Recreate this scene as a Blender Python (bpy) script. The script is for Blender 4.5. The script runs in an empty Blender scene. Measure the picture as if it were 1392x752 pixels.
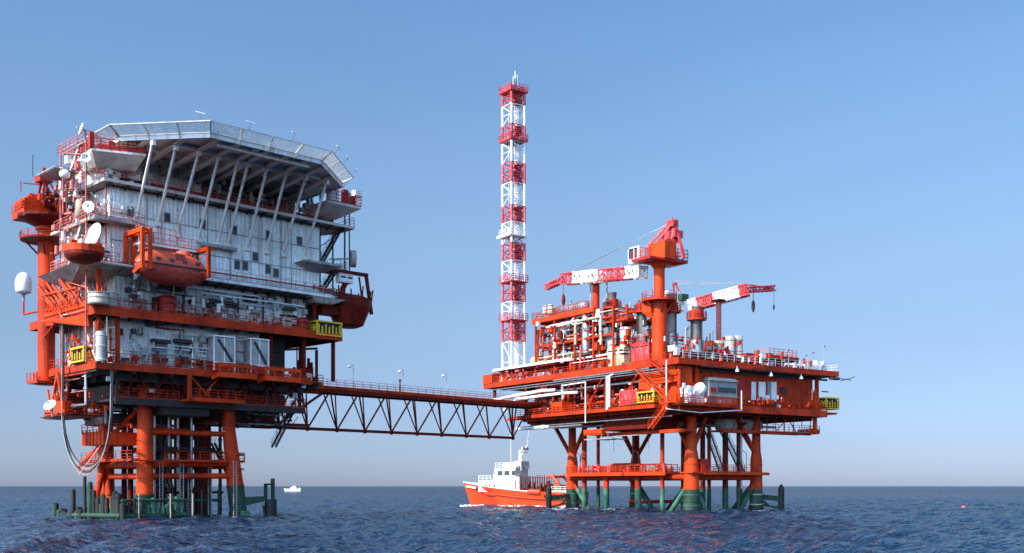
import bpy, math, random
import numpy as np
from math import sin, cos, radians, pi, atan2, sqrt, floor
from mathutils import Vector, Matrix
random.seed(7)
C = bpy.context.scene.collection
# ------------------------------------------------------------------ camera model of the place
FP, CX, HY, HC = 1500.0, 696.0, 661.0, 4.0
class Frame:
    """A platform's own right-handed axes: a runs along its long wall, b inward."""
    def __init__(s, x, y, d):
        s.x, s.y, s.d = x, y, radians(d); s.c, s.s = cos(s.d), sin(s.d)
    def w(s, a, b, z=0): return (s.x+a*s.c-b*s.s, s.y+a*s.s+b*s.c, z)
    def fb(s, px, py, b):
        k = (px-CX)/FP
        a = (k*(s.y+b*s.c)-(s.x-b*s.s))/(s.c-k*s.s)
        return a, HC+(HY-py)*s.w(a, b)[1]/FP
    def fa(s, px, py, a):
        k = (px-CX)/FP
        b = (k*(s.y+a*s.s)-(s.x+a*s.c))/(-s.s-k*s.c)
        return b, HC+(HY-py)*s.w(a, b)[1]/FP
L = Frame(-45.7, 125, 44)
R = Frame(24.9, 163, 35)
W = Frame(0, 0, 0)
# ------------------------------------------------------------------ materials
def new_mat(name):
    m = bpy.data.materials.new(name); m.use_nodes = True
    nt = m.node_tree; b = nt.nodes['Principled BSDF']
    return m, nt, b
def paint(name, col, rough=.5, wear=.35, wearcol=(.16,.055,.025), scale=1.0, streak=.22, vary=.25, spec=.35, metal=0):
    """Painted steel: uneven fading, rust blotches and runs that follow gravity."""
    m, nt, b = new_mat(name); N = nt.nodes; K = nt.links
    geo = N.new('ShaderNodeNewGeometry')
    mp = N.new('ShaderNodeMapping'); mp.inputs['Scale'].default_value = (1.6*scale, 1.6*scale, streak*scale)
    K.new(geo.outputs['Position'], mp.inputs['Vector'])
    n1 = N.new('ShaderNodeTexNoise'); n1.inputs['Scale'].default_value = 1.0; n1.inputs['Detail'].default_value = 6; n1.inputs['Roughness'].default_value = .65
    K.new(mp.outputs[0], n1.inputs['Vector'])
    n2 = N.new('ShaderNodeTexNoise'); n2.inputs['Scale'].default_value = .55*scale; n2.inputs['Detail'].default_value = 5
    K.new(geo.outputs['Position'], n2.inputs['Vector'])
    r1 = N.new('ShaderNodeMapRange'); r1.inputs[1].default_value = .50; r1.inputs[2].default_value = .66; r1.inputs[3].default_value = 0; r1.inputs[4].default_value = wear
    K.new(n1.outputs['Fac'], r1.inputs[0])
    r2 = N.new('ShaderNodeMapRange'); r2.inputs[1].default_value = .3; r2.inputs[2].default_value = .7; r2.inputs[3].default_value = 1-vary*1.5; r2.inputs[4].default_value = 1+vary*.3
    K.new(n2.outputs['Fac'], r2.inputs[0])
    mul = N.new('ShaderNodeVectorMath'); mul.operation = 'SCALE'; mul.inputs[0].default_value = col
    K.new(r2.outputs[0], mul.inputs['Scale'])
    mx = N.new('ShaderNodeMix'); mx.data_type = 'RGBA'
    K.new(r1.outputs[0], mx.inputs[0]); K.new(mul.outputs[0], mx.inputs[6]); mx.inputs[7].default_value = (*wearcol, 1)
    # fine rust freckles and small chips
    n3 = N.new('ShaderNodeTexNoise'); n3.inputs['Scale'].default_value = 4.5*scale; n3.inputs['Detail'].default_value = 8; n3.inputs['Roughness'].default_value = .7
    K.new(geo.outputs['Position'], n3.inputs['Vector'])
    r4 = N.new('ShaderNodeMapRange'); r4.inputs[1].default_value = .56; r4.inputs[2].default_value = .66; r4.inputs[3].default_value = 0; r4.inputs[4].default_value = min(1, wear*1.1)
    K.new(n3.outputs['Fac'], r4.inputs[0])
    mx2 = N.new('ShaderNodeMix'); mx2.data_type = 'RGBA'; K.new(r4.outputs[0], mx2.inputs[0]); K.new(mx.outputs[2], mx2.inputs[6]); mx2.inputs[7].default_value = (*[c*.75 for c in wearcol], 1)
    K.new(mx2.outputs[2], b.inputs['Base Color'])
    r3 = N.new('ShaderNodeMapRange'); r3.inputs[3].default_value = max(.05, rough-.12); r3.inputs[4].default_value = min(1, rough+.2)
    K.new(n1.outputs['Fac'], r3.inputs[0]); K.new(r3.outputs[0], b.inputs['Roughness'])
    b.inputs['Specular IOR Level'].default_value = spec; b.inputs['Metallic'].default_value = metal
    return m
M = {}
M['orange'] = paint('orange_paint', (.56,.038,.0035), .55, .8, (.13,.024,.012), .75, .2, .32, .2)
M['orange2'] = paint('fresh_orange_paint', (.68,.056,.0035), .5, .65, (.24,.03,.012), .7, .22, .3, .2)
M['red'] = paint('red_paint', (.44,.016,.010), .5, .35, (.13,.03,.02), 1, .3, .25)
M['darkred'] = paint('dark_red_paint_and_shade', (.14,.010,.005), .6, .4, (.06,.012,.006), 1, .3, .3, .15)  # dark red paint; also puts shade into the colour of underdeck parts
M['white'] = paint('white_paint', (.80,.80,.78), .5, .55, (.30,.24,.18), 1, .12, .12)
M['cladding'] = paint('white_cladding', (.88,.885,.85), .55, .75, (.42,.34,.25), .8, .06, .16)
M['cladding2'] = paint('stained_cladding', (.78,.78,.73), .6, .85, (.36,.28,.20), .9, .12, .25)
M['grey'] = paint('grey_steel', (.38,.37,.34), .55, .45, (.14,.09,.06), 1, .25, .3)
M['deckgrey'] = paint('deck_grey', (.34,.32,.29), .7, .45, (.10,.075,.05), .8, .6, .3)
M['beam'] = paint('helideck_beam_paint', (.68,.64,.56), .6, .45, (.22,.17,.12), .8, .4, .2)
M['soffit'] = paint('bounce_lifted_soffit_paint', (.86,.82,.74), .6, .45, (.5,.42,.34), .8, .4, .15)  # paler copy of the beam paint, with bounce light put into the colour
M['dark'] = paint('dark_steel_and_shade', (.028,.024,.024), .6, .4, (.08,.03,.015), 1, .3, .4)  # dark steel; also used as painted shade on parts below the decks
M['stack'] = paint('sooty_stack_steel', (.13,.125,.115), .5, .5, (.05,.04,.035), 1.2, .2, .3, .4, .3)
M['steel'] = paint('bare_steel', (.42,.42,.42), .35, .4, (.16,.12,.09), 1.5, .2, .25, .5, .75)
M['beige'] = paint('beige_tank_paint', (.50,.44,.31), .6, .5, (.2,.12,.07), 1, .25, .2)
M['cream'] = paint('cream_paint', (.74,.62,.36), .5, .3, (.4,.22,.1), 1, .25, .15)
M['yellow'] = paint('yellow_paint', (.75,.47,.03), .5, .4, (.3,.16,.04), 1.5, .3, .2)
M['green'] = paint('green_splash_zone', (.016,.075,.042), .6, .9, (.02,.022,.015), .8, .5, .5)
M['palegreen'] = paint('pale_green_paint', (.06,.20,.125), .6, .8, (.03,.05,.035), 1.2, .5, .4)
M['black'] = paint('black_rubber', (.012,.014,.013), .6, .3, (.05,.045,.03), 1.5, .4, .4)
M['pink'] = paint('faded_red_paint', (.58,.12,.10), .55, .4, (.6,.4,.35), 1.2, .3, .3)
M['masthred'] = paint('mast_red_paint', (.58,.035,.04), .45, .5, (.75,.3,.27), 1.2, .4, .25)
M['mastwhite'] = paint('mast_white_paint', (.80,.80,.79), .45, .3, (.62,.5,.46), 1.2, .4, .1)
M['boatorange'] = paint('hull_orange_paint', (.74,.055,.005), .35, .22, (.4,.05,.01), .7, .5, .12, .5)
M['boatwhite'] = paint('boat_white_paint', (.80,.80,.78), .4, .2, (.55,.42,.3), 1, .3, .08)
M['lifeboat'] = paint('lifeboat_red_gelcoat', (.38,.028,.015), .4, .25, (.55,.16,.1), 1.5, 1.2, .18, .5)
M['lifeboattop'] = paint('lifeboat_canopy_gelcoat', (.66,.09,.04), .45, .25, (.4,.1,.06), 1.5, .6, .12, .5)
def glass(name, col=(.02,.03,.035), rough=.08):
    m, nt, b = new_mat(name); b.inputs['Base Color'].default_value = (*col, 1); b.inputs['Roughness'].default_value = rough
    b.inputs['Specular IOR Level'].default_value = .6
    return m
M['glass'] = glass('window_glass')
M['shutter'] = paint('grey_roller_shutter', (.27,.28,.28), .5, .4, (.12,.1,.08), 1.2, .3, .15)
# ------------------------------------------------------------------ things and parts
ORG = {}
def props(o, label=None, cat=None, group=None, kind=None):
    if label: o['label'] = label
    if cat: o['category'] = cat
    if group: o['group'] = group
    if kind: o['kind'] = kind
    return o
def thing(name, label, cat, F, loc, group=None):
    o = bpy.data.objects.new(name, None); C.objects.link(o)
    o.location = F.w(*loc); o.rotation_euler = (0, 0, F.d); o.empty_display_size = .5
    ORG[o.name] = Vector(loc)
    return props(o, label, cat, group)
class MB:
    """Collects boxes, bars, tubes and turned shapes into one mesh."""
    def __init__(s): s.v = []; s.f = []; s.m = []; s.sm = []; s.g = []
    def add(s, vs, fs, m=0, smooth=False):
        n = len(s.v); s.v += [tuple(p) for p in vs]; s.g.append((n, len(s.f)))
        for f in fs: s.f.append([i+n for i in f]); s.m.append(m); s.sm.append(smooth)
        return s
    def box(s, x0, x1, y0, y1, z0, z1, m=0):
        x0, x1 = min(x0, x1), max(x0, x1); y0, y1 = min(y0, y1), max(y0, y1); z0, z1 = min(z0, z1), max(z0, z1)
        v = [(x, y, z) for z in (z0, z1) for x, y in ((x0,y0),(x1,y0),(x1,y1),(x0,y1))]
        return s.add(v, [(3,2,1,0),(4,5,6,7),(0,1,5,4),(1,2,6,5),(2,3,7,6),(3,0,4,7)], m)
    def hexa(s, bot, top, m=0):
        return s.add(list(bot)+list(top), [(3,2,1,0),(4,5,6,7),(0,1,5,4),(1,2,6,5),(2,3,7,6),(3,0,4,7)], m)
    def bar(s, p, q, w, h=None, m=0):
        p, q = Vector(p), Vector(q); h = h or w; d = (q-p)
        if d.length < 1e-5: return s
        d.normalize(); up = Vector((0,0,1)) if abs(d.z) < .95 else Vector((0,1,0))
        sd = d.cross(up).normalized(); u = sd.cross(d)
        c = [(-1,-1),(1,-1),(1,1),(-1,1)]
        v = [e+sd*(i*w/2)+u*(j*h/2) for e in (p, q) for i, j in c]
        return s.add(v, [(3,2,1,0),(4,5,6,7),(0,1,5,4),(1,2,6,5),(2,3,7,6),(3,0,4,7)], m)
    def tube(s, p, q, r, r2=None, n=8, m=0, cap=True):
        p, q = Vector(p), Vector(q); r2 = r if r2 is None else r2; d = q-p
        if d.length < 1e-5: return s
        d.normalize(); up = Vector((0,0,1)) if abs(d.z) < .95 else Vector((0,1,0))
        sd = d.cross(up).normalized(); u = sd.cross(d)
        v = []
        for e, rr in ((p, r), (q, r2)):
            for i in range(n):
                t = 2*pi*(i+.5)/n; v.append(e+sd*(rr*cos(t))+u*(rr*sin(t)))
        s.add(v, [(i, (i+1)%n, n+(i+1)%n, n+i) for i in range(n)], m, n > 5)
        if cap: s.add(v, [tuple(range(n))[::-1], tuple(range(n, 2*n))], m)
        return s
    def path(s, pts, r, n=6, m=0):
        for i in range(len(pts)-1):
            s.tube(pts[i], pts[i+1], r, n=n, m=m)
            if 0 < i and r > .06: s.ball(pts[i], r*1.02, 6, 4, m=m)
        return s
    def prism(s, poly, z0, z1, m=0):
        n = len(poly)
        v = [(x, y, z0) for x, y in poly]+[(x, y, z1) for x, y in poly]
        return s.add(v, [tuple(range(n))[::-1], tuple(range(n, 2*n))]+[(i, (i+1)%n, n+(i+1)%n, n+i) for i in range(n)], m)
    def extr(s, poly, axis, c0, c1, m=0):
        n = len(poly); f = (lambda p, c: (c, p[0], p[1])) if axis == 'a' else (lambda p, c: (p[0], c, p[1]))
        v = [f(p, c0) for p in poly]+[f(p, c1) for p in poly]
        return s.add(v, [tuple(range(n))[::-1], tuple(range(n, 2*n))]+[(i, (i+1)%n, n+(i+1)%n, n+i) for i in range(n)], m)
    def lathe(s, c, prof, n=16, axis='z', m=0, smooth=True):
        c = Vector(c); v = []
        for r, h in prof:
            for i in range(n):
                t = 2*pi*i/n; x, y = r*cos(t), r*sin(t)
                v.append(c+Vector({'z': (x, y, h), 'x': (h, x, y), 'y': (y, h, x)}[axis]))
        k = len(prof); f = [(j*n+i, j*n+(i+1)%n, (j+1)*n+(i+1)%n, (j+1)*n+i) for j in range(k-1) for i in range(n)]
        s.add(v, f, m, smooth); s.add(v, [tuple(range(n))[::-1], tuple(range((k-1)*n, k*n))], m)
        return s
    def ball(s, c, r, n=12, k=7, sz=1, m=0):
        return s.lathe(c, [(max(.001, r*sin(pi*j/k)), -r*sz*cos(pi*j/k)) for j in range(k+1)], n, m=m)
    def dish(s, c, r, d, depth=.25, n=18, m=0):
        """parabolic dish, centre c, looking along d"""
        c, d = Vector(c), Vector(d).normalized(); up = Vector((0,0,1)) if abs(d.z) < .95 else Vector((0,1,0))
        sd = d.cross(up).normalized(); u = sd.cross(d); v = []; K = 5
        for off in (0, -.06):
            for j in range(K+1):
                rr = max(.01, r*j/K)
                for i in range(n):
                    t = 2*pi*i/n; v.append(c+sd*(rr*cos(t))+u*(rr*sin(t))+d*(depth*r*(j/K)**2+off))
        w = (K+1)*n
        f = [(j*n+i, j*n+(i+1)%n, (j+1)*n+(i+1)%n, (j+1)*n+i) for j in range(K) for i in range(n)]
        f += [tuple(w+k for k in q)[::-1] for q in f] + [(K*n+i, K*n+(i+1)%n, w+K*n+(i+1)%n, w+K*n+i) for i in range(n)]
        s.add(v, f, m, True); s.add(v, [tuple(range(n))], m); return s
    def corr(s, p, q, z0, z1, pitch=.45, dep=.07, th=.12, m=0):
        """trapezoidal cladding panel standing from p to q"""
        p, q = Vector((*p, 0)), Vector((*q, 0)); d = (q-p); Ln = d.length; d.normalize(); nrm = Vector((d.y, -d.x, 0))
        k = max(1, int(Ln/pitch)); pt = Ln/k; pr = []
        for i in range(k):
            x = i*pt; pr += [(x, 0), (x+pt*.4, 0), (x+pt*.5, dep), (x+pt*.9, dep)]
        pr.append((Ln, 0)); n = len(pr); v = []
        for z in (z0, z1):
            v += [p+d*x+nrm*y+Vector((0,0,z)) for x, y in pr]
        f = [(i, i+1, n+i+1, n+i) for i in range(n-1)]
        s.add(v, f, m)
        return s
    def rail(s, pts, h=1.1, r=.028, step=1.5, toe=True, closed=False, m=0, mid=2):
        """handrail: posts, top rail, knee rails and toe board"""
        P = [Vector(p) for p in pts]
        if closed: P.append(P[0])
        U = Vector((0,0,1))
        for p, q in zip(P, P[1:]):
            Ln = (q-p).length
            if Ln < .05: continue
            k = max(1, round(Ln/step))
            for i in range(k+1):
                e = p.lerp(q, i/k); s.tube(e, e+U*h, r*1.15, n=4, m=m, cap=False)
            for j in range(mid+1):
                hh = h*(1-j/(mid+1)); s.tube(p+U*hh, q+U*hh, r, n=4, m=m, cap=False)
            if toe: s.bar(p+U*.08, q+U*.08, .02, .14, m=m)
        return s
    def stair(s, p, q, wd, m=0, tr=None, rails=True, mr=None):
        """open stair from p up to q, wd = width vector"""
        p, q, wd = Vector(p), Vector(q), Vector(wd); tr = m if tr is None else tr; mr = m if mr is None else mr
        for o in (Vector((0,0,0)), wd): s.bar(p+o, q+o, .07, .28, m=m)
        k = max(2, int(abs(q.z-p.z)/.24))
        d = q-p; d.z = 0; d = d.normalized()*.13
        for i in range(1, k):
            e = p.lerp(q, i/k); v = [e-d, e-d+wd, e+d+wd, e+d]
            s.add([x-Vector((0,0,.02)) for x in v]+[x+Vector((0,0,.02)) for x in v], [(3,2,1,0),(4,5,6,7),(0,1,5,4),(1,2,6,5),(2,3,7,6),(3,0,4,7)], tr)
        if rails:
            U = Vector((0,0,1))
            for o in (Vector((0,0,0)), wd):
                for hh in (.55, 1.05): s.tube(p+o+U*hh, q+o+U*hh, .03, n=4, m=mr, cap=False)
                for i in range(0, 5): e = p.lerp(q, i/4)+o; s.tube(e, e+U*1.05, .03, n=4, m=mr, cap=False)
        return s
    def truss(s, p, q, w, n, r=.12, rb=.07, sec=4, col=None, up=None):
        """lattice beam of square or triangular section"""
        p, q = Vector(p), Vector(q); d = (q-p).normalized(); up = Vector(up) if up else (Vector((0,0,1)) if abs(d.z) < .9 else Vector((0,1,0)))
        sd = d.cross(up).normalized(); u = sd.cross(d)
        cs = [sd*(-w/2)+u*(-w/2), sd*(w/2)+u*(-w/2), sd*(w/2)+u*(w/2), sd*(-w/2)+u*(w/2)]
        if sec == 3: cs = [sd*(-w/2)+u*(w/2), sd*(w/2)+u*(w/2), u*(-w/2)]
        K = len(cs)
        for i in range(n):
            e, g = p.lerp(q, i/n), p.lerp(q, (i+1)/n); m = col(i) if col else 0
            for j in range(K):
                a, b = cs[j], cs[(j+1)%K]
                s.tube(e+a, g+a, r, n=5, m=m, cap=False)
                if i%2: s.tube(e+a, g+b, rb, n=4, m=m, cap=False)
                else: s.tube(e+b, g+a, rb, n=4, m=m, cap=False)
                s.tube(e+a, e+b, rb, n=4, m=m, cap=False)
        return s
    def islands(s):
        """pieces that do not touch one another become parts of their own"""
        N = len(s.g)
        if N < 2 or N > 2600: return [s]
        co = np.array(s.v); st = [g[0] for g in s.g]+[len(s.v)]; sf = [g[1] for g in s.g]+[len(s.f)]
        lo = np.array([co[st[i]:st[i+1]].min(0) for i in range(N)])-.04; hi = np.array([co[st[i]:st[i+1]].max(0) for i in range(N)])+.04
        gid = -np.ones(N, int); k = 0
        for i in range(N):
            if gid[i] >= 0: continue
            gid[i] = k; todo = [i]
            while todo:
                j = todo.pop(); hit = np.where((gid < 0) & (lo <= hi[j]).all(1) & (hi >= lo[j]).all(1))[0]
                gid[hit] = k; todo += list(hit)
            k += 1
        if k == 1 or k > 9: return [s]
        out = []
        for c in range(k):
            m = MB()
            for i in np.where(gid == c)[0]:
                n = st[i]; m.g.append((len(m.v), len(m.f))); o = len(m.v)-n; m.v += s.v[st[i]:st[i+1]]
                for q in range(sf[i], sf[i+1]): m.f.append([x+o for x in s.f[q]]); m.m.append(s.m[q]); m.sm.append(s.sm[q])
            out.append(m)
        return sorted(out, key=lambda m: -len(m.f))
    def build(s, name, mats, parent=None, label=None, F=None, loc=None):
        if parent is not None and name not in ('fall_wire', 'safety_net'):
            isl = s.islands()
            if len(isl) > 1:
                r = [m.build1(name, mats, parent, label) for m in isl]; return r[0]
        return s.build1(name, mats, parent, label, F, loc)
    def build1(s, name, mats, parent=None, label=None, F=None, loc=None):
        if not isinstance(mats, (list, tuple)): mats = [mats]
        me = bpy.data.meshes.new(name); off = Vector((0,0,0))
        if parent is not None:
            rt = parent
            while rt.parent: rt = rt.parent
            off = ORG.get(rt.name, off)
        elif loc is not None: off = Vector(loc)
        me.from_pydata([tuple(Vector(p)-off) for p in s.v], [], s.f)
        for mt in mats: me.materials.append(M[mt] if isinstance(mt, str) else mt)
        me.polygons.foreach_set('material_index', s.m); me.polygons.foreach_set('use_smooth', s.sm)
        me.update()
        o = bpy.data.objects.new(name, me); C.objects.link(o)
        if parent is not None: o.parent = parent
        elif F is not None: o.location = F.w(*loc); o.rotation_euler = (0, 0, F.d)
        if label: o['label'] = label
        return o
# ================================================================== LEFT PLATFORM
def growth(bot, pg, r, parent):
    """ragged collar of dark weed and mussels at the waterline"""
    rd = random.Random(int(bot[0]*7+bot[1]*3)); m = MB(); n = 26; V = []; b = Vector(bot); d = (Vector(pg)-b)
    for i in range(n):
        t = 2*pi*i/n; zt = rd.uniform(.35,1.15)
        for z, rr in ((-1.2, r+.16), (zt*.6, r+.13+rd.uniform(0,.08)), (zt, r+.045)):
            c = b+d*((z-b.z)/d.z); V.append((c.x+rr*cos(t), c.y+rr*sin(t), z))
    m.add(V, [(3*i+j, 3*((i+1)%n)+j, 3*((i+1)%n)+j+1, 3*i+j+1) for i in range(n) for j in range(2)], 0, True)
    m.build('marine_growth', 'black', parent)
def leg(root, F, top, bot, r, zg, rb=None, knee=None, gm='green', om='orange'):
    """one jacket leg: painted steel above, green sleeve through the splash zone"""
    top, bot = Vector(top), Vector(bot); rb = rb or r; m = MB(); d = bot-top
    pg = top+d*((top.z-zg)/(top.z-bot.z))
    if knee:
        kp = Vector(knee); m.tube(top, kp, r*.86, r*.86, 20); m.tube(kp, pg, r*.86, rb, 20)
        m.ball(kp, r*.87, 20, 8)
        gp = kp+(bot-kp)*((kp.z-zg)/(kp.z-bot.z))
        m = MB(); m.tube(top, kp, r*.86, n=20); m.tube(kp, gp, r*.86, rb, 20); pg = gp
    else: m.tube(top, pg, r, rb, 20)
    z = pg.z+1.4
    for k in range(3): m.tube(pg+Vector((0,0,.06+k*1.9)), pg+Vector((0,0,.26+k*1.9)), rb+.04, n=20)
    o = m.build('leg', om, root)
    g = MB(); g.tube(pg, bot, rb+.03, n=20); g.tube(pg-Vector((0,0,.25)), pg-Vector((0,0,.02)), rb+.12, n=20)
    g.build('splash_sleeve', gm, o)
    growth(bot, pg, rb, o)
    return o
P = thing('accommodation_platform', 'tall platform with white cladded walls above orange decks, at the left end of the bridge', 'oil platform', L, (13, 8, 0))
def part(mb, name, mat, label=None, parent=P): return mb.build(name, mat, parent, label)
# legs ---------------------------------------------------------------
lgA = leg(P, L, (7, 5.6, 18), (7, 5.6, -3), .8, 3.0, 1.02, om='orange2')
lgB = leg(P, L, (7, 16.6, 18), (7, 16.6, -3), .8, 3.0, 1.1, om='orange2')
lgC = leg(P, L, (17.6, 4.4, 18), (19.4, 4.2, -3), .95, 4.1, 1.05, (17.7, 4.4, 11.0))
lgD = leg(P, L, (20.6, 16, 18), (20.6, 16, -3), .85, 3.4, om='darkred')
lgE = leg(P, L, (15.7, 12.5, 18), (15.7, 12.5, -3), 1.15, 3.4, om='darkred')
# bracing
for (p, q, r) in [((7,5.6,6.6),(17.8,4.4,6.9),.42), ((7,5.6,5.2),(18.2,4.2,5.3),.38), ((7,5.6,10.6),(17.6,4.4,10.6),.34),
                  ((7,16.8,6.6),(7,5.6,6.6),.42), ((7,16.8,5.2),(7,5.6,5.2),.38), ((19.6,16,6.6),(17.8,4.4,6.6),.4),
                  ((7,16.8,6.6),(19.6,16,6.6),.4), ((7,16.8,10.6),(19.6,16,10.6),.34), ((7,5.6,14),(3.6,16.8,6.5),.3),
                  ((15.2,12.5,6.6),(17.8,4.4,6.6),.35), ((15.2,12.5,10.6),(7,5.6,10.6),.3), ((7,16.8,7.5),(4.2,13.5,2),.42),
                  ((7,16.8,6.0),(5.4,11.5,1.0),.42), ((7,5.6,13.4),(11,5.2,17.8),.35)]:
    m = MB().tube(p, q, r, n=12); part(m, 'brace', 'orange')
# conductors and caissons between the legs
for i, (a, b, r, mt) in enumerate([(9.6,8.6,.28,'dark'),(10.6,8.6,.28,'dark'),(11.7,8.8,.25,'steel'),(9.7,10.2,.28,'dark'),(11,10.3,.3,'dark'),(12.5,10,.25,'darkred'),
        (12.9,8.7,.22,'steel'),(16.6,9,.3,'darkred'),(10.2,12.4,.3,'dark'),(14.2,7.6,.16,'steel'),(18.8,8.6,.22,'dark'),(8.9,6.9,.16,'steel'),(16.6,14.6,.5,'dark'),(13.4,14.8,.5,'dark')]):
    m = MB().tube((a,b,-2),(a,b,18),r,n=10)
    for z in range(1, 17, 3): m.tube((a,b,z),(a,b,z+.2),r+.07,n=10)
    part(m, 'conductor', mt)
m = MB()
for z in (3.2, 8.4, 12.8):
    for (p, q) in [((9,8.2,z),(14.5,8.2,z)),((9,12.8,z),(14.5,12.8,z)),((9,8.2,z),(9,12.8,z)),((14.5,8.2,z),(14.5,12.8,z)),((7,8.2,z),(19,8.2,z))]: m.bar(p, q, .22, .3)
part(m, 'conductor_guide', 'darkred')
for (p, q, wd) in [((20.4,7.5,4.2),(17.4,7.5,9.6),(0,.9,0)), ((27.4,9,9.3),(30.5,9,14.6),(0,1,0)), ((2.2,13.4,5.4),(3.0,8.6,9.2),(1.1,0,0)), ((11.6,6.8,1.5),(10.2,6.8,8.6),(0,.9,0))]:
    m = MB().stair(p, q, wd, 0, 0); part(m, 'stair', 'pink' if p[0] < 3 else ('dark' if p[0] > 9 else 'orange'))
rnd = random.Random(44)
for i in range(15):  # extra dark conductors, added to deepen the shade between the legs
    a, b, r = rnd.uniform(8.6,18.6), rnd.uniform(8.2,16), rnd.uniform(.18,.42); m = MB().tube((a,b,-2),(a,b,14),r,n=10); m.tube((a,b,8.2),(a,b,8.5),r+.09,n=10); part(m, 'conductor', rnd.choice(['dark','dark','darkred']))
m = MB(); m.box(3.5,27,6,18,14.3,16.2); m.box(10,18,8.5,16,8.4,9.0); m.box(10.5,17,9,15.5,3.2,3.8); part(m, 'dark_shade_mass', 'dark')  # dark boxes added to fill the space under the deck with shade
# ladders down to the water
for a, b in ((8.6, 5.0), (17.2, 2.4), (10.9, 4.2), (15.9, 6.4), (12.6, 5.4)):
    m = MB()
    for s_ in (0, .45): m.tube((a+s_,b,-1),(a+s_,b,7.2),.05,n=5)
    for k in range(22): m.tube((a,b,-.6+k*.35),(a+.45,b,-.6+k*.35),.025,n=4)
    part(m, 'ladder', 'grey')
# lower walkways around the legs
m = MB(); m.box(4.2,19.5,3.6,4.6,7.0,7.16); m.box(5,8.8,14.5,18.4,7,7.16); m.box(4.4,5.6,4,18,7.0,7.16); m.box(18.6,19.6,4,16,7,7.16); part(m, 'walkway', 'orange')
m = MB().rail([(19.5,3.6,7.16),(8.6,3.6,7.16)], 1.1, .04); m.rail([(5.4,3.6,7.16),(4.4,3.6,7.16),(4.4,18,7.16)], 1.1, .04); m.rail([(19.6,4,7.16),(19.6,16,7.16)], 1.1, .04); part(m, 'railing', 'orange')
m = MB(); m.box(2.8,7.4,7.4,14,9.0,9.22); m.box(2.8,3.05,7.4,14,9.22,10.6); m.box(2.8,7.4,7.4,7.6,9.22,10.4)
for k in range(7): m.box(2.7,2.8,7.5+k*1.0,7.65+k*1.0,9.0,10.9)
part(m, 'lower_platform', 'orange2')
m = MB().rail([(2.8,14,10.5),(2.8,7.5,10.5),(7.2,7.5,10.4)], 1.1, .05); part(m, 'railing', 'orange2')
# ---- cellar deck and hanging walkways below the main lower deck
m = MB(); m.box(2,28,3,19,14.0,14.25); m.box(2,28,2.7,3,13.6,14.4); m.box(0,3,13.4,19,12.4,12.6); part(m, 'cellar_deck', 'dark')  # dark colour stands in for the deep shade down here
m = MB()
for k in range(10):
    a = 2.4+k*2.7; m.bar((a,3.1,17),(a,18.5,17),.35,.9)
for k in range(5): m.bar((1.5,3.3+k*3.8,16.9),(28,3.3+k*3.8,16.9),.4,1.1)
for k in range(6):
    a = 2.4+k*5; m.box(a,a+.35,3.2,3.55,14,17); m.box(a,a+.35,17,17.4,14,17)
part(m, 'deck_beams', 'dark')  # beams coloured dark to paint in the underdeck shade
m = MB()
for k in range(7): m.bar((3+k*3.6,2.9,14.4),(4.8+k*3.6,2.9,17.4),.18); m.bar((4.8+k*3.6,2.9,17.4),(6.6+k*3.6,2.9,14.4),.18)
part(m, 'deck_truss', 'darkred')  # darker red than the decks, shade painted into the truss
m = MB(); m.box(8.4,14.5,3.6,12.5,12.7,13.6); m.box(16,26,7,15,12.3,13.9); m.box(4,10,9,16,11.6,12.7); part(m, 'machinery_casing', 'dark')
m = MB(); m.box(10.2,17.6,.4,2.9,14.25,14.55); m.bar((10.2,.4,14.5),(17.6,.4,14.5),.2,.5); m.bar((10.2,.5,14.5),(10.2,.5,17.6),.4); m.bar((10.2,.5,17.4),(12.6,.5,15),.14)
m.bar((12.2,.5,15.2),(14.4,.5,17.6),.14); part(m, 'hanging_walkway', 'orange')
m = MB().rail([(10.3,.4,14.6),(17.6,.4,14.6),(17.6,2.9,14.6)], 1.15, .05, 1.2)
m.rail([(17.6,2.7,14.4),(28,2.7,14.4),(28,12,14.4)], 1.1, .045); m.rail([(10,2.7,14.4),(2,2.7,14.4)], 1.1,.045); part(m, 'railing', 'orange')
# clutter under the cellar deck seen against the sky
rnd = random.Random(3)
def pipes(box, n, rr, mats, axes='aab', seed=1, root=P, name='pipe', rise=.5, seg=3):
    """routed pipe runs inside a box: each run is its own part"""
    rd = random.Random(seed); a0,a1,b0,b1,z0,z1 = box
    for i in range(n):
        r = rd.uniform(*rr); p = Vector((rd.uniform(a0,a1), rd.uniform(b0,b1), rd.uniform(z0,z1))); m = MB(); pts = [p.copy()]
        ax = rd.choice(axes)
        for k in range(seg):
            q = pts[-1].copy()
            if ax == 'a': q.x = rd.uniform(a0,a1)
            elif ax == 'b': q.y = rd.uniform(b0,b1)
            else: q.z = rd.uniform(z0,z1)
            pts.append(q); ax = rd.choice([c for c in 'abz' if c != ax])
        m.path(pts, r, 8)
        for p_, q_ in zip(pts, pts[1:]):
            if (q_-p_).length > 1.5:
                e = p_.lerp(q_, .5); d = (q_-p_).normalized()*.08; m.tube(e-d, e+d, r*1.6+.03, n=8)
        m.build(name, rd.choice(mats), root)
pipes((16,27,4,14,11.6,13.8), 9, (.07,.2), ['dark','darkred','steel','grey'], seed=5)
pipes((2,16,4,16,11,13.6), 9, (.07,.22), ['darkred','dark','steel','orange'], seed=6)
m = MB()
for k in range(60):
    a, b, z = rnd.uniform(20,28), rnd.uniform(3.5,12), rnd.uniform(11.9,14); s_ = rnd.uniform(.1,.4)
    m.box(a,a+s_*2,b,b+s_,z,z+s_); m.bar((a,b,z),(a+rnd.uniform(-1,1),b,min(14,z+rnd.uniform(.4,2))),.08)
part(m, 'underdeck_fittings', 'dark')
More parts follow.
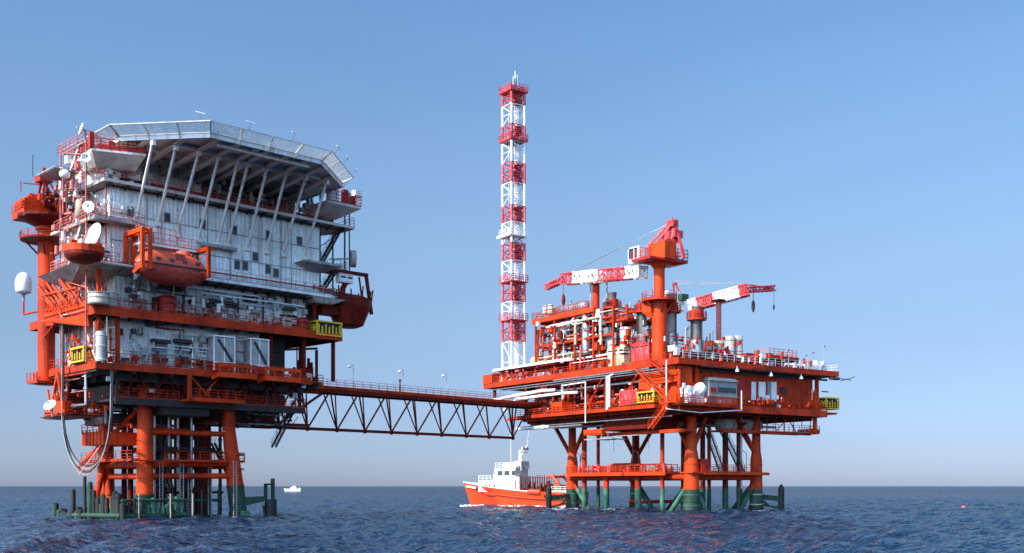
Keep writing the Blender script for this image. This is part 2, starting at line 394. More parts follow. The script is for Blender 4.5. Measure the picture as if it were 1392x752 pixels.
# ---- lower main deck (z 18), production deck (z 24)
def slab(poly, z, th, mat, name, fascia=None, fm=None, parent=P):
    m = MB(); m.prism(poly, z-th, z); o = m.build(name, mat, parent)
    if fascia:
        f = MB(); n = len(poly)
        for i in range(n):
            p, q = poly[i], poly[(i+1)%n]; f.bar((*p, z-fascia/2+.06), (*q, z-fascia/2+.06), .16, fascia)
        f.build('edge_beam', fm, o)
    return o
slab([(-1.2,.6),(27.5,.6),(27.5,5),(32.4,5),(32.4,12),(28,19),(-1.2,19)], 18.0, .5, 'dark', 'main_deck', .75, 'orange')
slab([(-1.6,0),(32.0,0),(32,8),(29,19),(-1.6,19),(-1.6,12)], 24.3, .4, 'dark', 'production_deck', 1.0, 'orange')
m = MB()
for k in range(14): m.bar((-1+k*2.3,.3,23.6),(-1+k*2.3,18,23.6),.22,.5); m.bar((-1+k*2.3,.8,17.35),(-1+k*2.3,18,17.35),.22,.6)
part(m, 'floor_joists', 'dark')  # joists darkened in colour to deepen the shade below the floors
m = MB().rail([(-1.6,12,24.4),(-1.6,0,24.4),(26.4,0,24.4)], 1.1, .04, 1.5); part(m, 'railing', 'orange')
m = MB().rail([(-1.2,14,18.1),(-1.2,.6,18.1),(27.5,.6,18.1),(27.5,5,18.1),(32.4,5,18.1),(32.4,12,18.1)], 1.1, .04, 1.4); part(m, 'railing', 'orange')
# cantilevered loading bays on the lower deck edge (bright orange cages)
for a0, a1 in ((13.2, 18.2), (19.6, 24.6)):
    m = MB(); m.box(a0,a1,-1.3,.5,17.35,17.6); m.bar((a0,-1.3,17.5),(a1,-1.3,17.5),.25,.6); m.bar((a0,.5,17.2),(a0,-1.3,17.5),.25,.5); m.bar((a1,.5,17.2),(a1,-1.3,17.5),.25,.5)
    for k in range(5): a = a0+(a1-a0)*k/4; m.bar((a,-1.3,17.6),(a,-1.3,19),.14)
    m.bar((a0,-1.3,18.7),(a1,-1.3,18.7),.1,.35); o = part(m, 'loading_bay', 'orange2')
    MB().rail([(a0,.4,17.7),(a0,-1.3,17.7),(a1,-1.3,17.7),(a1,.4,17.7)], 1.25, .05, .9).build('bay_railing', 'orange', o)
# columns carrying the decks
for a in (-.6, 1.6, 21.8, 26.8, 31.4):
    for b in (1.2, 17):
        if a == 31.4 and b > 5: b = 9
        m = MB(); m.box(a-.2,a+.2,b-.2,b+.2,18,24); part(m, 'column', 'orange' if a < 20 else 'darkred')
for a, b in ((-.8,.8),(-.8,10),(28.6,1.5),(28.6,10)):
    m = MB(); m.box(a-.2,a+.2,b-.2,b+.2,24.3,29); part(m, 'column', 'orange' if a < 20 else 'darkred')
# wall storeys -------------------------------------------------------
def wall(segs, core, z0, z1, mat, pitch=.45, dep=.07):
    m = MB(); m.box(*core, z0, z1)
    for p, q in segs: m.corr(p, q, z0+.02, z1-.02, pitch, dep)
    return part(m, 'wall', mat)
wl = wall([((2,2.58),(21,2.58)),((1.92,13),(1.92,2.6))], (2,21,2.6,17), 18.0, 23.9, 'cladding', .5, .05)
wm = wall([((1.8,2.08),(27.7,2.08)),((1.72,13),(1.72,2.1))], (1.8,27.7,2.1,17), 24.3, 28.7, 'cladding2', .6, .05)
wu = wall([((1,1.48),(29.4,1.48)),((.92,13),(.92,1.5)),((29.48,1.5),(29.48,13))], (1,29.4,1.5,15), 29.25, 38.5, 'cladding', .5, .07)
wt = wall([((3.4,3.98),(13.6,3.98)),((3.3,13),(3.3,4))], (3.4,13.6,4,14), 38.95, 42.9, 'cladding', .5, .07)
m = MB(); m.box(13.6,28.2,5.4,14,38.95,42.9); w2 = m.build('wall', 'deckgrey', P)
m = MB()
for k in range(8): a = 14+k*2; m.box(a,a+.18,4.2,4.4,38.95,42.6)
m.box(13.6,28.2,4.1,4.5,42.3,42.6); part(m, 'veranda_posts', 'grey')
for k in range(6):
    a = 14.6+k*2.3; o = MB().box(a,a+1.7,5.28,5.37,39.6,42.0).build('window', 'grey', w2); MB().box(a+.1,a+1.6,5.24,5.275,39.7,41.9).build('pane', 'glass', o)
m = MB(); m.box(21,26,4.5,17,18.0,23.9); part(m, 'dark_bay', 'dark')  # solid dark block set where the wall opens
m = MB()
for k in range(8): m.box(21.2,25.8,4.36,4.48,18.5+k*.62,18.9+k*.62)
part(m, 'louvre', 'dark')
m = MB(); m.box(27.7,31,4,16,24.35,28.7); part(m, 'dark_bay', 'dark')
# small square portholes on the upper wall
for px, py in ((177,288),(227,296),(275,305),(318,313),(365,320),(407,328),(347,349),(322,360),(364,366),(375,371),(333,361)):
    a, z = L.fb(px, py, 1.4); o = MB().box(a-.42,a+.42,1.34,1.40,z-.6,z+.6).build('window', 'grey', wu); MB().box(a-.33,a+.33,1.30,1.338,z-.5,z+.5).build('pane', 'glass', o)
for k, (a, z) in enumerate(((4,33.6),(9.5,33.6))):
    pass
m = MB()
for z in (32.3,35.4): m.box(1,29.4,1.36,1.415,z,z+.09)
for a in (7,13,19,25): m.box(a,a+.07,1.36,1.412,29.3,38.4)
m.build('panel_joint','grey',wu)
m = MB()
for a in (5.2,16.1,23.4): m.tube((a,1.28,29.3),(a,1.28,38.4),.07,n=6)
for mm_ in (m,): mm_.build('downpipe','grey',wu)
for b, z in ((4,31.6),(4,35.2),(8,31.6),(8,35.2),(11,36)):
    o = MB().box(.82,.9,b-.45,b+.45,z-.6,z+.6).build('window', 'grey', wu); MB().box(.78,.818,b-.35,b+.35,z-.5,z+.5).build('pane', 'glass', o)
# doors and shutters on the two lower storeys: (px0, py0, px1, py1)
def opening(parent, b, x0, y0, x1, y1, name, mat, hood=True, rib=0, F=L):
    a0, z1 = F.fb(x0, y0, b); a1, _ = F.fb(x1, y0, b); _, z0 = F.fb(x0, y1, b)
    m = MB(); m.box(a0, a1, b-.12, b-.02, z0, z1)
    if rib:
        k = int((z1-z0)/.3)
        for i in range(k): m.box(a0+.04, a1-.04, b-.16, b-.121, z0+i*.3+.04, z0+i*.3+.2)
    o = m.build(name, mat, parent)
    if hood: MB().box(a0-.2, a1+.2, b-.85, b-.02, z1+.02, z1+.42).build('hood', 'dark', o)
    return o
for q in ((206,466,226,497),(237,466,257,497),):
    opening(wl, 2.5, *q, 'roller_shutter', 'shutter', True, 1)
for q in ((272,465,292,499),(152,452,166,488)): opening(wl, 2.5, *q, 'door', 'cladding2', q[0] > 200)
opening(wl, 2.5, 276,474,279,482, 'window', 'glass', False)
for q in ((283,412,322,438),): opening(wm, 2.0, *q, 'roller_shutter', 'shutter', True, 1)
for q in ((181,405,199,430),): opening(wm, 2.0, *q, 'roller_shutter', 'shutter', False, 1)
for q in ((206,404,216,430),(385,422,396,452)): opening(wm, 2.0, *q, 'door', 'dark' if q[0] < 300 else 'beige', q[0] > 300)
for q in ((259,408,262,416),(344,418,347,424),(375,428,378,432)): opening(wm, 2.0, *q, 'window', 'glass', False)
for q in ((212,384,252,392),(247,400,251,431),(330,402,350,410)): opening(wm, 2.0, *q, 'duct', 'dark', False)
for a, z in ((7.4,25.2),): pass
# vertical pipes and rust-run trunking on mid storey
for px, y0, y1, r, mt in ((236,388,428,.12,'steel'),(279,400,440,.1,'grey'),(324,402,446,.1,'dark'),(358,404,448,.12,'dark'),(245,452,500,.1,'dark'),(262,455,500,.12,'white'),(200,448,490,.07,'steel'),(175,450,486,.1,'white'),(300,455,470,.3,'dark')):
    a, z1 = L.fb(px, y0, 1.7); _, z0 = L.fb(px, y1, 1.7); m = MB().tube((a,1.75,z0),(a,1.75,z1),r,n=8); part(m, 'riser_pipe', mt)
def clutter(name, mat, n, box, smin, smax, root=P, tall=1.6, own=8):
    m = MB(); a0,a1,b0,b1,z0,z1 = box; its = []
    for k in range(n):
        its.append((rnd.uniform(smin,smax), k, rnd.uniform(a0,a1), rnd.uniform(b0,b1), rnd.uniform(z0,z1), rnd.uniform(.6,1.6), rnd.uniform(.5,tall)))
    its.sort(reverse=True)
    for i, (s_, k, a, b, z, u, v) in enumerate(its):
        q = MB() if i < own else m
        if k%3: q.box(a,a+s_,b,b+s_*u,z,z+s_*v)
        else: q.tube((a,b,z),(a,b,z+s_*tall),s_*.35,n=8); q.tube((a,b,z+s_*.2),(a,b,z+s_*.35),s_*.5,n=8)
        if i < own: q.build('junction_box' if k%3 else 'valve_stand', mat, root)
    o = m.build1(name, mat, root); o['kind'] = 'stuff'; return o
rnd = random.Random(77)
for mt, n_, bx__ in (('grey',26,(2,27,.9,1.9,24.4,27.6)),('dark',16,(2,27,1,1.9,24.4,28.2)),('orange',14,(2,27,.5,1.6,24.4,25)),('white',12,(3,27,.9,1.9,24.4,27)),
                     ('grey',20,(2,20,1.2,2.3,18.1,22.6)),('orange',26,(-1,27,.9,2.2,18.1,19)),('dark',14,(2,20,1.4,2.3,18.1,23)),('red',12,(2,26,1,2.2,18.1,19.4)),
                     ('grey',24,(12,28,1.2,4.6,38.9,41.8)),('dark',20,(12,28,3,5,39,42.2)),('red',12,(3,28,1,3,38.9,40)),('white',20,(-1,6,.3,3,38.9,41)),
                     ('orange',22,(-1.9,-.4,1,12,18.1,21)),('pink',22,(-3,-.8,2.5,9.5,29.2,42)),('white',26,(-3,-.6,2.5,9.5,29.2,42)),('orange',16,(-1.8,3,3,12,12.5,14.5)),('red',12,(28,33,.8,4,29.3,30.6)),
                     ('darkred',22,(2,27,2.9,6,14.2,16.2)),('orange',14,(2,27,2.8,4,14.2,15.4)),('white',8,(-1,28,.6,6,15,17))): clutter('wall_fittings', mt, int(n_*1.5), bx__, .12, .46 if mt in ('orange','red') else .8, own=4)
pipes((2,27,1.2,2.0,24.8,28.4), 10, (.04,.1), ['grey','steel','dark','white'], 'az', 11)
pipes((2,20,1.4,2.4,18.6,23.4), 10, (.04,.1), ['grey','steel','orange','white'], 'az', 12)
pipes((14,28,2.2,5.0,39.4,42.2), 9, (.04,.1), ['grey','dark','red','steel'], 'az', 13)
pipes((22,31,1.2,4.0,24.6,28.6), 8, (.06,.16), ['dark','darkred'], 'abz', 14)
# balconies ----------------------------------------------------------
slab([(-2.6,-.6),(9,-.6),(9,0),(30.4,0),(31.6,1),(31.6,6),(29.5,15),(-2.6,13)], 29.2, .28, 'deckgrey', 'lower_balcony', .34, 'white')
slab([(-.4,.2),(10,0),(34,0),(34,4),(29.5,14),(-.4,13)], 38.9, .3, 'deckgrey', 'upper_balcony', .36, 'beam')
slab([(-1.8,-.4),(2.6,-.4),(4.6,.6),(4.6,3.0),(-1.8,12)], 34.3, .25, 'deckgrey', 'corner_balcony', .34, 'grey')
m = MB()
for k in range(16): m.bar((1.5+k*1.85,.1,28.8),(1.5+k*1.85,2,28.6),.15,.35)
m.bar((1.4,1.2,28.75),(29.5,1.2,28.75),.1,.2); part(m, 'balcony_brackets', 'dark'); m = MB()
for k in range(17): m.bar((.5+k*2,.15,38.5),(.5+k*2,1.6,38.3),.14,.3)
m.bar((.4,1.2,38.45),(32.6,1.2,38.45),.1,.2); part(m, 'balcony_brackets', 'dark')
m = MB().rail([(9.2,0,29.3),(30.4,0,29.3),(31.6,1,29.3),(31.6,6,29.3)], 1.15, .035, 1.4, mid=2); part(m, 'railing', 'grey')
m = MB(); m.tube((9.4,-.05,29.95),(30.4,-.05,29.95),.09,n=6); part(m, 'fire_main', 'red')
m = MB(); m.box(2.2,29,2.2,2.45,39.0,39.95); part(m, 'parapet', 'red')
m = MB().rail([(-.4,10,39),(-.4,.2,39),(34,0,39),(34,4,39)], 1.1, .03, 1.6, toe=False); part(m, 'railing', 'pink')
m = MB().rail([(-1.8,11,34.4),(-1.8,-.4,34.4),(2.6,-.4,34.4),(4.6,.6,34.4)], 1.1, .035, 1.2); m.rail([(-2.6,10,29.3),(-2.6,-.6,29.3),(1,-.6,29.3)],1.1,.035,1.2); part(m, 'railing', 'pink')
# wing plates under the lower balcony's left corner
m = MB(); m.hexa([(-3.6,-1.2,28.9),(6.4,-1.2,28.9),(6.2,1,27.4),(-1,9,27.2)],[(-3.6,-1.2,29.05),(6.4,-1.2,29.05),(6.4,1,28.9),(-3.4,12,28.9)]); part(m, 'wing_plate', 'grey')
m = MB(); m.box(26.5,31.8,-.5,2.6,33.1,33.4); m.hexa([(27.5,.8,32.4),(30,.8,32.4),(30,2.4,32.4),(27.5,2.4,32.4)],[(25.4,-.5,33.1),(31.6,-.5,33.1),(31.6,2.6,33.1),(25.4,2.6,33.1)]); part(m, 'corner_balcony', 'grey')
m = MB(); m.hexa([(28.2,.4,28.2),(31,.4,28.2),(31,3,28.2),(28.2,3,28.2)],[(27,-.3,28.85),(32.4,-.3,28.85),(32.4,3,28.85),(27,3,28.85)]); part(m, 'wing_plate', 'cladding2')
a_, z_ = L.fb(305, 340, 1.2)
m = MB(); m.box(a_-3.2,a_+1.4,.4,1.42,z_,z_+.35); part(m, 'canopy', 'grey')
# right-hand stair tower (dark against the sky)
m = MB()
m.stair((30.2,2.6,29.3),(33.0,2.6,33.2),(0,1.0,0)); m.stair((30.4,2.6,33.4),(33.6,2.6,38.7),(0,1.0,0)); m.stair((31.6,4.6,39),(30,4.6,43.2),(0,1,0))
part(m, 'stair', 'dark')
m = MB()
for a in (30.0, 34.0):
    for b in (2.2, 5): m.bar((a,b,29.3),(a,b,43),.16)
m.box(30,34.4,2.2,5,33.15,33.3); m.bar((30,2.2,36),(34,2.2,39),.1); m.box(31,33,3.4,5,40,41.6)
part(m, 'stair_frame', 'dark')
m = MB().rail([(30,2.1,33.4),(34.3,2.1,33.4),(34.3,5,33.4)],1.1,.035,1); m.rail([(31.6,1,29.3),(33.2,1,29.3),(33.2,5,29.3)],1.1,.035,1); part(m, 'railing', 'grey')
m = MB(); m.box(30,33.6,.8,5.5,29.05,29.22); part(m, 'stair_landing', 'darkred')
# left-hand stair tower, pale flights zig-zag up the side of the building
TA, TBb = 1.5, -1.0     # the tower hugs the side wall
def tw(p): return (p[0]+TA, p[1]+TBb, p[2])
for p, q in (((-2.2,3,24.4),(-2.2,7.6,29.2)), ((-3.2,8.6,29.3),(-3.2,4.2,34.3)), ((-2.2,3.8,34.4),(-2.2,8.6,38.9)), ((-3.2,9.4,38.9),(-3.2,5.2,43.0)), ((-2.2,2.6,18.2),(-2.2,7.4,24.2))):
    mm = MB().stair(tw(p), tw(q), (.9,0,0), 0, 1, True, 2); part(mm, 'stair', ['white','grey','pink'])
m = MB()
for a in (-3.4, -1.1):
    for b in (2.6, 9.8): m.bar(tw((a,b,18)),tw((a,b,43.2)),.16)
for z in (26.5, 31.6, 36.7, 41.5): m.bar(tw((-3.4,2.6,z)),tw((-3.4,9.8,z+1.8)),.1)
for z in (24,29,34,38.6,43): m.bar(tw((-3.4,2.6,z)),tw((-3.4,9.8,z)),.12)
part(m, 'stair_frame', 'pink')
m = MB()
for z, b in ((29.1,8.6),(34.2,2.2),(38.8,8.6),(43.1,3.4),(24.1,7.6)): m.box(-3.5+TA,-.9+TA,b+TBb,b+1.6+TBb,z-.15,z)
part(m, 'stair_landing', 'grey')
m = MB()
for z in (29.2,34.3,38.9,43.1): m.rail([tw((-1.0,10.4,z)),tw((-3.5,10.4,z)),tw((-3.5,2.4,z)),tw((-1,2.4,z))],1.1,.04,1.1,toe=False)
part(m, 'railing', 'pink')
# fittings on the corner: brackets, ducts and junction boxes
rnd = random.Random(21)
m = MB()
for k in range(70):
    a, b, z = rnd.uniform(-1.2,3.4), rnd.uniform(.3,1.3), rnd.choice((29.4,34.6,39.0,39.2,41.4))+rnd.uniform(0,2.4); s_ = rnd.uniform(.08,.3)
    m.box(a,a+s_*1.6,b,b+s_,z,z+s_*1.5)
    if k%3 == 0: m.tube((a,b,z),(a+rnd.uniform(-1.2,1.2),b,z+rnd.uniform(0,1.2)),.05,n=5)
part(m, 'wall_fittings', 'white')['kind'] = 'stuff'
m = MB()
for k in range(60):
    a, b, z = rnd.uniform(-2.4,-.2), rnd.uniform(1,10), rnd.choice((18.3,24.6,29.5,34.6,39.2))+rnd.uniform(0,2); s_ = rnd.uniform(.1,.4)
    m.box(a,a+s_,b,b+s_*1.4,z,z+s_*1.4)
part(m, 'wall_fittings', 'pink')['kind'] = 'stuff'
pipes((-2,-.2,.6,12,25,33.5), 8, (.05,.12), ['white','pink','grey','steel'], 'bz', 31)
pipes((-1.4,1.6,.4,1.8,18.4,23.6), 6, (.06,.14), ['white','orange','steel'], 'az', 32)
pipes((-1.4,-.4,1,13,12.8,17.6), 8, (.06,.16), ['orange','darkred','steel','pink'], 'bz', 33)
# orange outriggers, left of the production deck
m = MB()
for k in range(9):
    b = 3+k*1.05; m.bar((-1.4,b,24.4),(-2.6-.3*(k%2),b+2.2,27.4+.35*(k%3)),.3,.3); m.bar((-1.5,b+.5,27.2),(-2.4,b+1,24.6),.16)
m.bar((-1.6,2,24.7),(-1.6,14,24.7),.4,.5); m.bar((-2.4,3,26.6),(-2.6,13,26.9),.2)
part(m, 'outrigger', 'orange2')
m = MB(); m.hexa([(-1.4,2,22.2),(-1.0,2,22.2),(-1,10,23.2),(-3.4,10,23.4)],[(-1.6,2,23.4),(-1,2,23.4),(-1,11,23.4),(-3.6,11,23.6)]); part(m, 'bracket_plate', 'orange2')
# lower-left service platform (z 12.6) with cage
m = MB(); m.box(-2.0,2.6,7.2,13.3,12.3,12.5); m.box(-2,2,13.2,13.5,12.3,12.9); m.tube((-1.6,12.8,12.35),(-2.0,14.6,12.3),.07,n=5); m.box(-1.4,1,8,11,12.5,15.2); part(m, 'service_platform', 'darkred')
m = MB().rail([(2.6,7.2,12.5),(-2,7.2,12.5),(-2,13.3,12.5)], 1.2, .06, .8)
for k in range(3): m.bar((-2,7.4+k*1.8,12.5),(-2,8.8+k*1.8,15.6),.2)
m.bar((-2,7.4,12.6),(-2,9.4,17.4),.35); m.bar((-2,11.4,12.8),(-2,9.6,17),.3); m.box(-2.2,-1.2,7.4,9.6,12.6,14.0); part(m, 'railing', 'orange2')
# hose bundle hanging in a catenary below the left side
for k in range(4):
    m = MB(); pts = []
    for i in range(25):
        t = i/24; b = 7.6-6.6*t; z = 12.2-(6.9-.35*k)*(1-(2*t-1)**2)**.6
        pts.append((-2.25+.13*k+2.9*t, b+.13*k, z))
    pts = [(-2.2+.13*k, 7.6+.13*k, 24)]+pts+[(.7+.1*k, .9, 17.4)]
    m.path(pts, .055+.012*(k%2), 6); part(m, 'hose', 'black' if k%2 else 'grey')
# radome arm
b0, z0 = L.fa(32, 428, -1.8); 
m = MB(); m.tube((-1.6,2,24.9),(-1.8,b0,25.6),.13,n=8); m.tube((-1.8,b0,25.6),(-1.8,b0,28.4),.12,n=8); m.tube((-1.7,8,25),(-1.8,14,22),.1,n=6); part(m, 'radome_arm', 'orange')
rad = thing('radome', 'white domed radome on an outrigger arm beyond the far-left crane pedestal', 'radome', L, (-1.8, b0, 28.4))
zr = L.fa(32, 398, -1.8)[1]
MB().lathe((-1.8,b0,zr),[(.3,-.15),(.85,0),(.95,.25),(1.0,1.1),(.92,1.7),(.65,2.25),(.3,2.5),(.02,2.56)],20).build('dome','boatwhite',rad)
MB().lathe((-1.8,b0,zr-.5),[(.14,-.6),(.16,.2),(.4,.34)],10).build('pedestal','grey',rad)
# bridge landing on the platform's right side
m = MB(); m.box(28,36.5,11,17.5,17.6,18.0); m.bar((28,11,17.5),(36.5,11,17.5),.3,.7); m.bar((36.5,11,17.4),(29,11,12.6),.3); m.bar((28,11,12.6),(34,11,12.6),.4); m.bar((30,11,12.6),(29,11,17.4),.25); part(m, 'bridge_landing', 'darkred')
# ================================================================== HELIDECK
H = thing('helideck', 'octagonal grey helideck with sloping safety nets and tapered beams on top of the accommodation platform', 'helideck', L, (14.6, 3.8, 43))
OUT = [(-1,-2.5),(6.4,-11.5),(22.4,-11.5),(31,-4),(31,11),(22.4,19),(6.4,19),(-1,11)]
cx_, cy_ = 15.0, 3.8
def inset(p, d):
    v = Vector((p[0]-cx_, p[1]-cy_)); n = v.length; return (cx_+v.x*(n-d)/n, cy_+v.y*(n-d)/n)
INN = [inset(p, 1.5) for p in OUT]
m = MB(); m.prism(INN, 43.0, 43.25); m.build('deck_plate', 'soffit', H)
for i in range(8):
    p, q = INN[i], INN[(i+1)%8]
    m = MB(); m.bar((*p,42.95),(*q,42.95),.12,.42); m.bar((*p,43.32),(*q,43.32),.18,.1); m.build('fascia', 'white', H)
for i in range(8):
    p, q, P2, Q2 = [Vector((*x, 0)) for x in (INN[i], INN[(i+1)%8], OUT[i], OUT[(i+1)%8])]
    m = MB(); z0, z1 = 43.2, 44.15; n = max(3, round((q-p).length/3.6)); U = Vector((0,0,1))
    m.bar(P2+U*z1, Q2+U*z1, .09, .09); m.bar(p+U*z0, q+U*z0, .08)
    for k in range(n+1):
        a, b = p.lerp(q, k/n)+U*z0, P2.lerp(Q2, k/n)+U*z1; m.bar(a, b, .13, .13); m.bar(a-U*.5, a.lerp(b,.6), .09)
    fr = m.build('net_frame', 'beam', H)
    m = MB(); k = int((q-p).length/.16)
    for j in range(k): m.bar(p.lerp(q, j/k)+U*z0, P2.lerp(Q2, j/k)+U*z1, .055, .012)
    for j in range(1, 9): m.bar(p.lerp(P2, j/9)+U*(z0+(z1-z0)*j/9), q.lerp(Q2, j/9)+U*(z0+(z1-z0)*j/9), .055, .012)
    m.build('safety_net', 'white', fr)
# beams under the deck, tapered toward the tip, and the inclined struts
def deck_b(a):
    """front edge of the deck at position a"""
    for p, q in zip(INN[:3], INN[1:4]):
        if p[0] <= a <= q[0]: return p[1]+(q[1]-p[1])*(a-p[0])/(q[0]-p[0])
    return None
ST = [((208,184),(186,291)),((239,194),(214,303)),((270,198),(240,318)),((297,207),(269,325)),((323,211),(296,330)),((337,216),(309,333)),((363,218),(336,337)),((389,226),(362,341)),((415.5,231),(384,345)),((444,233),(413,349))]
for (t, bt) in ST:
    a, z = L.fb(*t, -5.6)
    a2, z2 = L.fb(*bt, 1.38)
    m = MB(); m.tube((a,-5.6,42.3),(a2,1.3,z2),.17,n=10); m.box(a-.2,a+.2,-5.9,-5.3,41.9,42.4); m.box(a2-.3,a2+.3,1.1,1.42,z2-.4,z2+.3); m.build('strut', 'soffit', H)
    e = deck_b(a)
    if e is not None:
        e += .2; m = MB()
        m.hexa([(a-.34,e,42.72),(a+.34,e,42.72),(a+.34,8,41.2),(a-.34,8,41.2)],[(a-.34,e,42.8),(a+.34,e,42.8),(a+.34,8,41.35),(a-.34,8,41.35)])
        m.hexa([(a-.05,e,42.78),(a+.05,e,42.78),(a+.05,8,41.3),(a-.05,8,41.3)],[(a-.05,e,43.0),(a+.05,e,43),(a+.05,8,43),(a-.05,8,43)])
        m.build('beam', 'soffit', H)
for b in (-9, -5.6, -2, 2, 7):
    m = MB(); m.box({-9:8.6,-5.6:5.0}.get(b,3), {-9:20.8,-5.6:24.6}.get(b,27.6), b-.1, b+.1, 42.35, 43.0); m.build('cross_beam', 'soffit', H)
# lamps on short whips round the edge
for (px, py, dx) in ((337,168,5),(375,176,5),(413,184,5),(460,198,6),(473,213,9),(487,227,7),(430,180,0),(262,160,0)):
    pass
for k, (i, t, o, h) in enumerate(((1,.3,1.2,1.0),(1,.65,1.2,1.0),(2,.1,1.2,1.0),(2,.45,1.4,.9),(2,.85,1.5,.7),(0,.9,.6,1.1))):
    p = Vector(OUT[i]).lerp(Vector(OUT[(i+1)%8]), t); v = (p-Vector((cx_,cy_))).normalized()
    m = MB(); m.tube((p.x,p.y,44.1),(p.x+v.x*o*.5,p.y+v.y*o*.5,44.1+h*.8),.018,n=4); m.build('lamp_whip', 'dark', H)
    e = Vector((p.x+v.x*o*.5, p.y+v.y*o*.5, 44.1+h*.8)); m = MB(); m.bar(e-Vector((v.y*.5,-v.x*.5,.1)),e+Vector((v.y*.5,-v.x*.5,.1)),.1,.06); m.build('edge_lamp', 'boatwhite', H)
# access platforms of the helideck, orange handrails
m = MB(); m.prism([(-2.2,-.5),(3.2,-2.6),(3.8,.4),(-1.4,6)], 41.5, 41.75); m.hexa([(-1,1,40.2),(3,-.5,40.2),(3,2,40.2),(-1,4,40.2)],[(-2.2,-.5,41.5),(3.2,-2.6,41.5),(3.8,.4,41.5),(-1.4,6,41.5)])
o = part(m, 'helideck_access_platform', 'beam')
m = MB().rail([(-1.4,6,41.75),(-2.2,-.5,41.75),(3.2,-2.6,41.75)], 1.2, .06, .9); m.box(-2.4,-1.9,-.6,-.1,41.8,43.5); m.box(-.2,.4,-.9,-.3,41.8,42.9); m.bar((-1.6,-.7,42.1),(3.1,-2.5,42.1),.1,.5); m.build('railing', 'red', o)
m = MB(); m.prism([(29,-1),(34.4,-1),(34.4,4),(29,5)], 41.2, 41.5); m.hexa([(29,1,39.8),(32,1,39.8),(31.5,4,39.8),(29,4,39.8)],[(29,-1,41.2),(34.4,-1,41.2),(34.4,4,41.2),(29,5,41.2)]); o = part(m, 'helideck_access_platform', 'beam')
m = MB().rail([(29.4,-1,41.5),(34.4,-1,41.5),(34.4,4,41.5)], 1.4, .045, 1); m.box(31.6,32.4,-.9,-.3,41.5,43.4); m.box(33,33.6,-.9,-.4,41.5,42.8); m.build('railing', 'red', o)
m = MB(); m.box(29.2,30.8,-1,-.4,41.6,43.6); m.box(33.6,34.8,-.8,0,42.9,43.7); m.build('equipment_cabinet','white',o)
# netting of the lower wing at the left (second frame below the helideck)
m = MB(); U = Vector((0,0,1))
for z, b1 in ((40.2, 9.6),):
    for k in range(12): m.bar((-1.6,4+k*.5,z),(-4.2,4.6+k*.5,z+.2),.05,.02)
    m.bar((-4.2,4.4,z+.2),(-4.2,b1+.4,z+.2),.1); m.bar((-1.6,4,z),(-4.2,4.4,z+.2),.1); m.bar((-1.6,b1,z),(-4.2,b1+.4,z+.2),.1)
    m.hexa([(-4.1,4.6,z+.05),(-1.6,4.2,z-.15),(-1.6,b1,z-.15),(-4.1,b1+.2,z+.05)],[(-4.1,4.6,z+.09),(-1.6,4.2,z-.1),(-1.6,b1,z-.1),(-4.1,b1+.2,z+.09)])
part(m, 'side_wing', 'grey')
# ================================================================== THINGS ON THE LEFT PLATFORM
def crane_pedestal(t, F, a, b, z0, z1, r, mat):
    m = MB().tube((a,b,z0),(a,b,z1),r,n=24); m.tube((a,b,z0-.1),(a,b,z0+.5),r+.12,n=24); m.tube((a,b,z1-.5),(a,b,z1),r+.25,n=24)
    return m.build('pedestal', mat, t)
def ring(t, F, a, b, z, r0, r1, mat, rmat=None, h=1.1):
    m = MB(); m.lathe((a,b,z),[(r0,-.25),(r1,-.25),(r1,0),(r0,0)],20,smooth=False)
    for k in range(6): u = 2*pi*k/6; m.bar((a+r0*cos(u),b+r0*sin(u),z-2),(a+r1*.95*cos(u),b+r1*.95*sin(u),z-.2),.16)
    o = m.build('ring_platform', mat, t)
    MB().rail([(a+r1*cos(2*pi*k/14), b+r1*sin(2*pi*k/14), z) for k in range(14)], h, .04, 2, closed=True).build('railing', rmat or mat, o); return o
# far-left pedestal crane, boom stowed behind the building
ca, cb = -1.2, 14.9
ca2, _ = 0, 0
LC = thing('pedestal_crane', 'orange crane with drum cab on a thick pedestal at the far left edge', 'crane', L, (ca, cb, 17))
crane_pedestal(LC, L, ca, cb, 16.9, 37.6, 1.0, 'orange')
m = MB(); m.tube((ca,cb,16.4),(ca,cb,16.9),1.3,n=24); m.box(ca-1.7,ca+1.6,cb-1.5,cb+1.7,16.5,16.8); m.build('base_plate','orange',LC)
m = MB().rail([(ca-1.7,cb+1.7,16.8),(ca-1.7,cb-1.5,16.8)],1.1,.05,1); m.build('railing','orange',LC)
ring(LC, L, ca, cb, 35.6, 1.1, 3.0, 'darkred', 'orange')
m = MB(); m.lathe((ca,cb,37.6),[(1.2,0),(2.9,.9),(3.3,1.1),(3.3,1.5),(.6,1.5)],20,smooth=False); m.box(ca-1.6,ca+3.9,cb-2.8,cb+1.4,38.5,38.9); m.build('slew_platform','darkred',LC)
m = MB(); m.box(ca-2.8,ca+.4,cb-.6,cb+2.6,38.9,41.0); m.box(ca-3.1,ca-.5,cb-1.2,cb+2.8,38.6,39.4); m.hexa([(ca-2.2,cb,41),(ca-.6,cb,41),(ca-.6,cb+2,41),(ca-2.2,cb+2,41)],[(ca-1.9,cb+.2,42.2),(ca-.9,cb+.2,42.2),(ca-.9,cb+1.6,41.9),(ca-1.9,cb+1.6,41.9)]); m.build('winch_housing','orange2',LC)
m = MB().rail([(ca-3.1,cb+2.8,39.4),(ca-3.1,cb-1.2,39.4),(ca-.5,cb-1.2,39.4)],1.1,.05,.9); m.build('railing','orange2',LC); clutter('crane_fittings','orange2',16,(ca-2.9,ca,cb-1.2,cb+2,39.2,41.6),.2,.8,LC,own=3); clutter('crane_fittings','darkred',16,(ca-1,ca+2,cb-2.6,cb,38.9,42),.2,.8,LC,own=3)
m = MB(); m.box(ca+.6,ca+3.6,cb-2.4,cb+.8,38.9,41.2)
